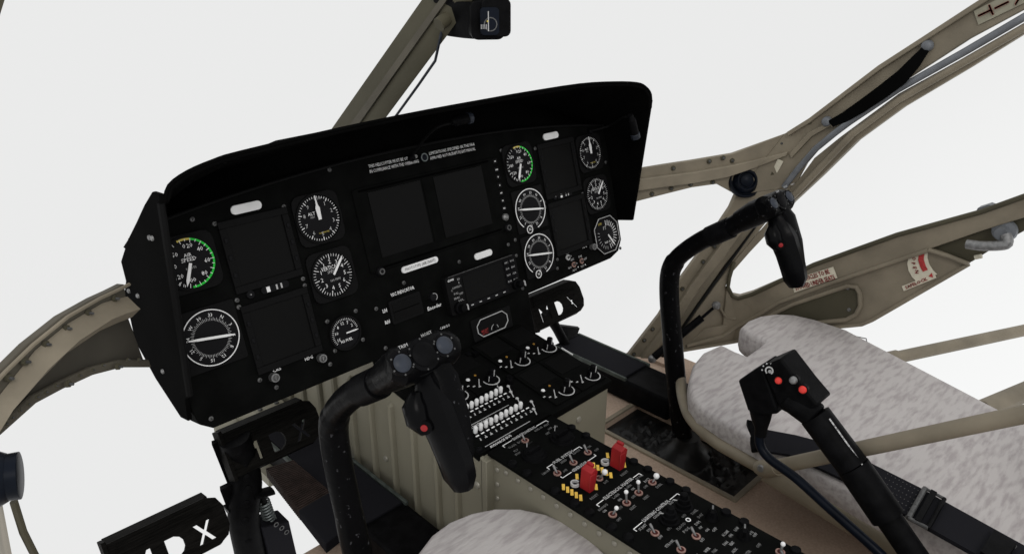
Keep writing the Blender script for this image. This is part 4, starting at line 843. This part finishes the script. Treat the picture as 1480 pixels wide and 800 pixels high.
lowA = [(1018, 474), (1066, 466), (1100, 450), (1130, 432), (1200, 406), (1300, 372), (1345, 358)]; lowB = [(985, 504), (1060, 492), (1120, 482), (1180, 474), (1248, 467), (1262, 461), (1402, 380)]
dplate('lower_panel', lowA, lowB, .004, .014)
f = MB(); f.tube('paint', [S1(q, .007) for q in lowB], .004, 8); f.tube('paint', [S1(q, .012) for q in ((990, 496), (1040, 482), (1066, 468), (1100, 452), (1130, 434), (1200, 408), (1300, 374), (1345, 359))], .004, 8); f.tube('paint', [S1(q, .010) for q in ((1345, 359), (1374, 368), (1402, 379))], .004, 8); f.tube('paint', [S1(q, .010) for q in ((1036, 440), (1046, 456), (1064, 458))], .003, 8); f.build('edge_fold', dr)
dplate('corner_panel', [(1345, 359), (1420, 333), (1484, 312), (1560, 285)], [(1402, 380), (1440, 356), (1484, 332), (1560, 295)], -.006, .010, 'paint_dark')
# recess pocket
f = MB(); pk = [(1104, 459), (1150, 437), (1228, 411), (1240, 413), (1245, 422), (1246, 440), (1240, 452), (1226, 460), (1180, 465), (1140, 468)]
f.tube('paint', [S1(q, .008) for q in pk+[pk[0]]], .0048, 8); f.build('pocket_rim', dr)
f = MB(); f.strip('paint_dark', [S1(q, .0055) for q in ((1110, 458), (1150, 440), (1228, 414), (1242, 420))], [S1(q, .0055) for q in ((1120, 464), (1150, 465), (1226, 457), (1243, 444))], Vector((.001, 0, 0))); f.build('pocket', dr)
for q in ((1227, 415), (1229, 446)): f = MB(); p = S1(q, .006); f.lathe('steel', fr(p, (0, -1, 0), (0, 0, 1), (-1, 0, 0)), [(.004, 0), (.003, .002)], 8); f.build('screw', dr)
# placards
a, b, c_, d = S1((1147, 402), .0125), S1((1208, 383), .0125), S1((1214, 399), .0125), S1((1152, 420), .0125)
f = MB(); f.strip('decal', [a, b], [d, c_], Vector((.001, 0, 0))); pl_ = f.build('placard', dr)
xx = (b-a).normalized(); X = fr((a+b+c_+d)/4, xx, (a-d), None); w_ = (b-a).length
f = MB(); f.text('decalred', pt(X, 0, .0065), 'NO ARTICLES TO BE', w=w_*.80, h=.0135, z=.0012, bold=.0003); f.text('decalred', pt(X, 0, -.0075), 'STOWED UNDER SEATS', w=w_*.92, h=.0135, z=.0012, bold=.0003); f.build('lettering', pl_, smooth=False)
f = MB(); oA = [(1315, 368), (1313, 380), (1315, 390), (1320, 399), (1326, 405)]; oB = [(1343, 359), (1342, 371), (1345, 381), (1350, 389), (1356, 395)]
f.strip('decal', [S1(q, .006) for q in oA], [S1(q, .006) for q in oB], Vector((.001, 0, 0))); f.strip('decal', [S1((1305, 412), .0062), S1((1352, 394), .0062)], [S1((1308, 419), .0062), S1((1355, 400), .0062)], Vector((.001, 0, 0))); pl_ = f.build('placard', dr)
f = MB(); f.strip('decalred', [S1(q, .0075) for q in ((1330, 366), (1329, 374), (1332, 384), (1336, 391))], [S1(q, .0075) for q in ((1338, 364), (1337, 373), (1340, 383), (1343, 388))], Vector((.0006, 0, 0)))
n = Vector((-1, 0, 0))
for s, q in (('O', (1323, 372)), ('P', (1322, 379)), ('E', (1324, 385)), ('N', (1327, 391))): p = S1(q, .0075); f.text('decalred', fr(p, (0, -.25, -1), (0, -1, .25), n), s, h=.009, z=.0002, bold=.0003)
p0, p1 = S1((1311, 414), .0078), S1((1342, 401), .0078); f.text('decalred', fr((p0+p1)/2, p1-p0, n.cross(p1-p0), n), 'SAFELOCK', w=(p1-p0).length, h=.008, z=.0004, bold=.0003)
p = S1((1348, 396), .0078); f.prism('decalred', fr(p, (0, -1, 0), (0, 0, 1), n), [(-.004, -.003), (.004, -.003), (0, .005)], 0, .0004); f.build('lettering', pl_, smooth=False)
# handles
f = MB(); f.lathe('alu', fr(S1((1452, 333), 0), (0, -1, 0), (0, 0, 1), (-1, 0, 0)), [(.020, 0), (.018, .006), (.011, .008), (.010, .024)], 18); hb = f.build('handle_base', dr)
f = MB(); f.tube('steel', curve_pts([S1((1406, 346), .032), S1((1425, 348), .034), S1((1450, 348), .034), S1((1464, 345), .032), S1((1460, 334), .026)], 4), .0085, 12); f.build('handle', dr)
f = MB(); f.strip('alu', [S1((1412, 304), .004), S1((1436, 297), .004)], [S1((1414, 300), .004), S1((1430, 295), .004)], Vector((.02, 0, 0))); f.build('latch', dr)
f = MB(); f.tube('decal', [S1((1410, 371), .004), S1((1420, 369), .004)], .004, 8); f.build('hinge_stub', dr)
# gas strut
t = thing('gas_strut', 'black gas strut with silver ball ends between door and floor', 'gas strut', Matrix.Translation(S1((936, 508), .02)))
f = MB(); f.tube('black', [S1((940, 506), .03), S1((1008, 450), .03)], .0085, 12); f.build('cylinder', t)
f = MB(); f.tube('black', [S1((1006, 452), .03), S1((1024, 434), .03)], .0035, 8); f.build('rod', t)
for q in ((1025, 433), (937, 509)): f = MB(); p = S1(q, .03); f.tube('steel', [p+Vector((0, 0, z)) for z in (-.009, -.006, 0, .006, .009)], [.003, .008, .010, .008, .003], 12); f.build('ball_end', t)
f = MB(); f.box('floor', FI, (1.335, .845, .004), (.06, .05, .008)); tag(f.build('floor_tie_plate', bevel=.001), 'small beige tie-down plate on the floor at the foot of the door post', 'floor plate')

# ================================================================ LEFT WINDSCREEN FRAME
def S2(q, off=0): return wallpt(q, PLAN_L, off)
lf = thing('cockpit_frame', 'olive beige windscreen frame with bolts curving away left of the instrument panel', 'windscreen frame', Matrix.Translation(S2((60, 585))), 'windscreen frames of the cockpit')
LA = [(-22, 560), (0, 536), (71, 468), (130, 434), (184, 408)]; LB = [(-22, 606), (0, 572), (49, 510), (97, 471), (146, 442), (165, 436), (183, 432)]
LC = [(-22, 640), (0, 604), (49, 552), (91, 510), (140, 477), (165, 466), (186, 458)]; LD = [(-22, 664), (0, 635), (58, 583), (97, 562), (140, 542), (182, 531), (214, 531)]
LA7 = [(-22, 560), (0, 536), (40, 497), (90, 457), (136, 431), (160, 420), (180, 410)]
plate('upper_flange', LA7, LB, 0, .010, 'shade_brown', lf, S2)
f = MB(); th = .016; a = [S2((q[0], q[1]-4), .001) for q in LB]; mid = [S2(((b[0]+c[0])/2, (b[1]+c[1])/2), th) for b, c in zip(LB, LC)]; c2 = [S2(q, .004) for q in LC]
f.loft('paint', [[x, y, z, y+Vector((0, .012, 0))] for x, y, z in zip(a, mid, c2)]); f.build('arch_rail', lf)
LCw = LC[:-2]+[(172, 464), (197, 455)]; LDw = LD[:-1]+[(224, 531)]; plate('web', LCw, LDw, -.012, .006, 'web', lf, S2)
LD2 = [(q[0]-4, q[1]-11) for q in LDw]; plate('lower_flange', LD2, LDw, -.004, .006, 'shade_brown', lf, S2)
f = MB(); f.tube('paint', [S2(q, .006) for q in LA7], .0022, 6); f.build('edge_lip', lf)
for q in [(10, 545), (33, 522), (63, 497), (93, 474), (125, 452), (163, 431), (10, 616), (18, 607), (30, 597), (42, 588), (54, 578), (67, 571), (82, 562), (96, 554), (116, 547), (135, 539), (150, 532), (168, 529), (186, 524), (202, 524)]:
    q0 = q; q = q if q[1] < 560 and q[0] < 170 and q[0] not in (116, 135, 150) else (q[0]-3, q[1]-5); p = S2(q, .001); n = (S2(q, .02)-p).normalized(); f = MB(); X = fr(p, n.orthogonal(), n.cross(n.orthogonal()), n); up_ = q[1] < 560 and q[0] < 170 and q0 == q
    kk = 1 if up_ else .5; f.lathe('paint_dark', X, [(.0042*kk, 0), (.0036*kk, .003*kk)], 8); f.lathe('dsteel', X, [(.0018*kk, .002*kk), (.0015*kk, .007*kk)], 6); f.build('bolt', lf)
# left post, tube and corner sliver
f = MB(); f.strip('paint', [S2((-40, 690), 0), S2((-40, 830), 0)], [S2((2, 720), 0), S2((20, 815), 0)], Vector((0, .01, 0))); f.build('post', lf)
f = MB(); f.tube('paint_dark', [S2((2, 728), .01), S2((22, 765), .01), S2((50, 820), .01)], .0035, 8); f.build('post_edge_tube', lf)
f = MB(); f.strip('paint_dark', [S2((-60, -40), 0), S2((-60, 60), 0)], [S2((16, -30), 0), S2((-8, 48), 0)], Vector((0, .01, 0))); f.build('upper_pillar', lf)
nv = Vector((.94, -.33, -.10)).normalized(); c = at((-8, 692), 1, .70)
X = fr(c, nv.orthogonal(), nv.cross(nv.orthogonal()), nv); t = thing('air_vent', 'dark blue air vent barrel cut off by the left edge of the picture', 'air vent', X, 'round cockpit air vents')
f = MB(); f.lathe('blue', X, [(.026, -.03), (.026, .0), (.021, .010)], 24); f.build('vent_body', t)
f = MB(); f.lathe('blue', X, [(.0205, .007), (.0210, .019), (.019, .0195)], 24); f.build('vent_ring', t)

# ================================================================ CENTRE POST, COMPASS
XP = .73
cpst = thing('windscreen_post', 'olive windscreen centre post rising behind the glareshield', 'windscreen post', Matrix.Translation(at((520, 190), 0, XP)))
f = MB(); L0, L1 = [at((488, 200), 0, XP-.012), at((640, -10), 0, XP-.012)], [at((503, 200), 0, XP), at((655, -10), 0, XP)]; 
a = [at((484, 200), 0, XP), at((644, -22), 0, XP), at((680, -70), 0, XP)]; b = [at((516, 200), 0, XP), at((660, 0), 0, XP), at((706, -60), 0, XP)]; c_ = [at((536, 200), 0, XP+.01), at((648, 50), 0, XP+.01), at((720, -50), 0, XP+.01)]
f.loft('paint_dark', [[x, y, z, z+Vector((.0, .03, 0)), x+Vector((0, .03, 0))] for x, y, z in zip(a, b, c_)]); f.build('post', cpst, bevel=.001)
f = MB(); f.strip('shade_brown', [at((496, 196), 0, XP-.002), at((652, -20), 0, XP-.002)], [at((508, 196), 0, XP-.002), at((662, -20), 0, XP-.002)], Vector((-.003, 0, 0))); f.build('post_ridge', cpst)
f = MB(); f.tube('bluegrey', [at((640, 38), 1, .90), at((637, 52), 1, .90), at((629, 88), 1, .93), at((604, 124), 1, .99), at((572, 168), 1, 1.05)], .0022, 8); tag(f.build('support_rod'), 'thin dark rod bracing the compass down to the glareshield', 'rod')
cm = thing('magnetic_compass', 'black magnetic compass hanging from the centre post at the top of the picture', 'compass', Matrix.Translation(at((690, 5), 1, .86)))
f = MB(); yb, yf = .80, .875
f.strip('black', [at((646, 2), 1, yf), at((670, 56), 1, yf-.01)], [at((690, 3), 1, yb+.02), at((694, 58), 1, yb+.02)], Vector((.006, .05, 0)))
X = fr(at((706, 30), 1, yb), (.80, -.55, 0), (0, 0, 1)); f.prism('black', X, rrect(.048, .052, .010), -.075, -.004); f.prism('black', X, rrect(.040, .050, .008, 4, .010, .004), -.07, .010)
f.strip('black', [at((640, -14), 1, yf), at((646, 6), 1, yf)], [at((720, -12), 1, yb), at((722, 4), 1, yb)], Vector((0, .03, 0))); f.build('housing', cm, bevel=.002)
f = MB(); f.prism('blue', X, rrect(.026, .036, .005), .010, .0125); g = f.build('window', cm)
f = MB(); f.box('grey', X, (-.002, 0, .013), (.0012, .026, .0005))
for k in range(4): f.box('grey', X, (-.012+.0025*k, -.007, .013), (.0008, .006, .0005))
f.ring('dsteel', pt(X, .001, -.004), .008, .0095, .0127, .0132, 16); f.lathe('yellow', pt(X, -.003, 0, .0127), [(.0015, 0), (.001, .0006)], 8); f.build('markings', g, smooth=False)
f = MB(); f.tube('paint_dark', [at((634, 36), 1, .885), at((654, 20), 1, .885)], .010, 12); f.build('mount', cm)
print('SCENE BUILT', len(bpy.data.objects))
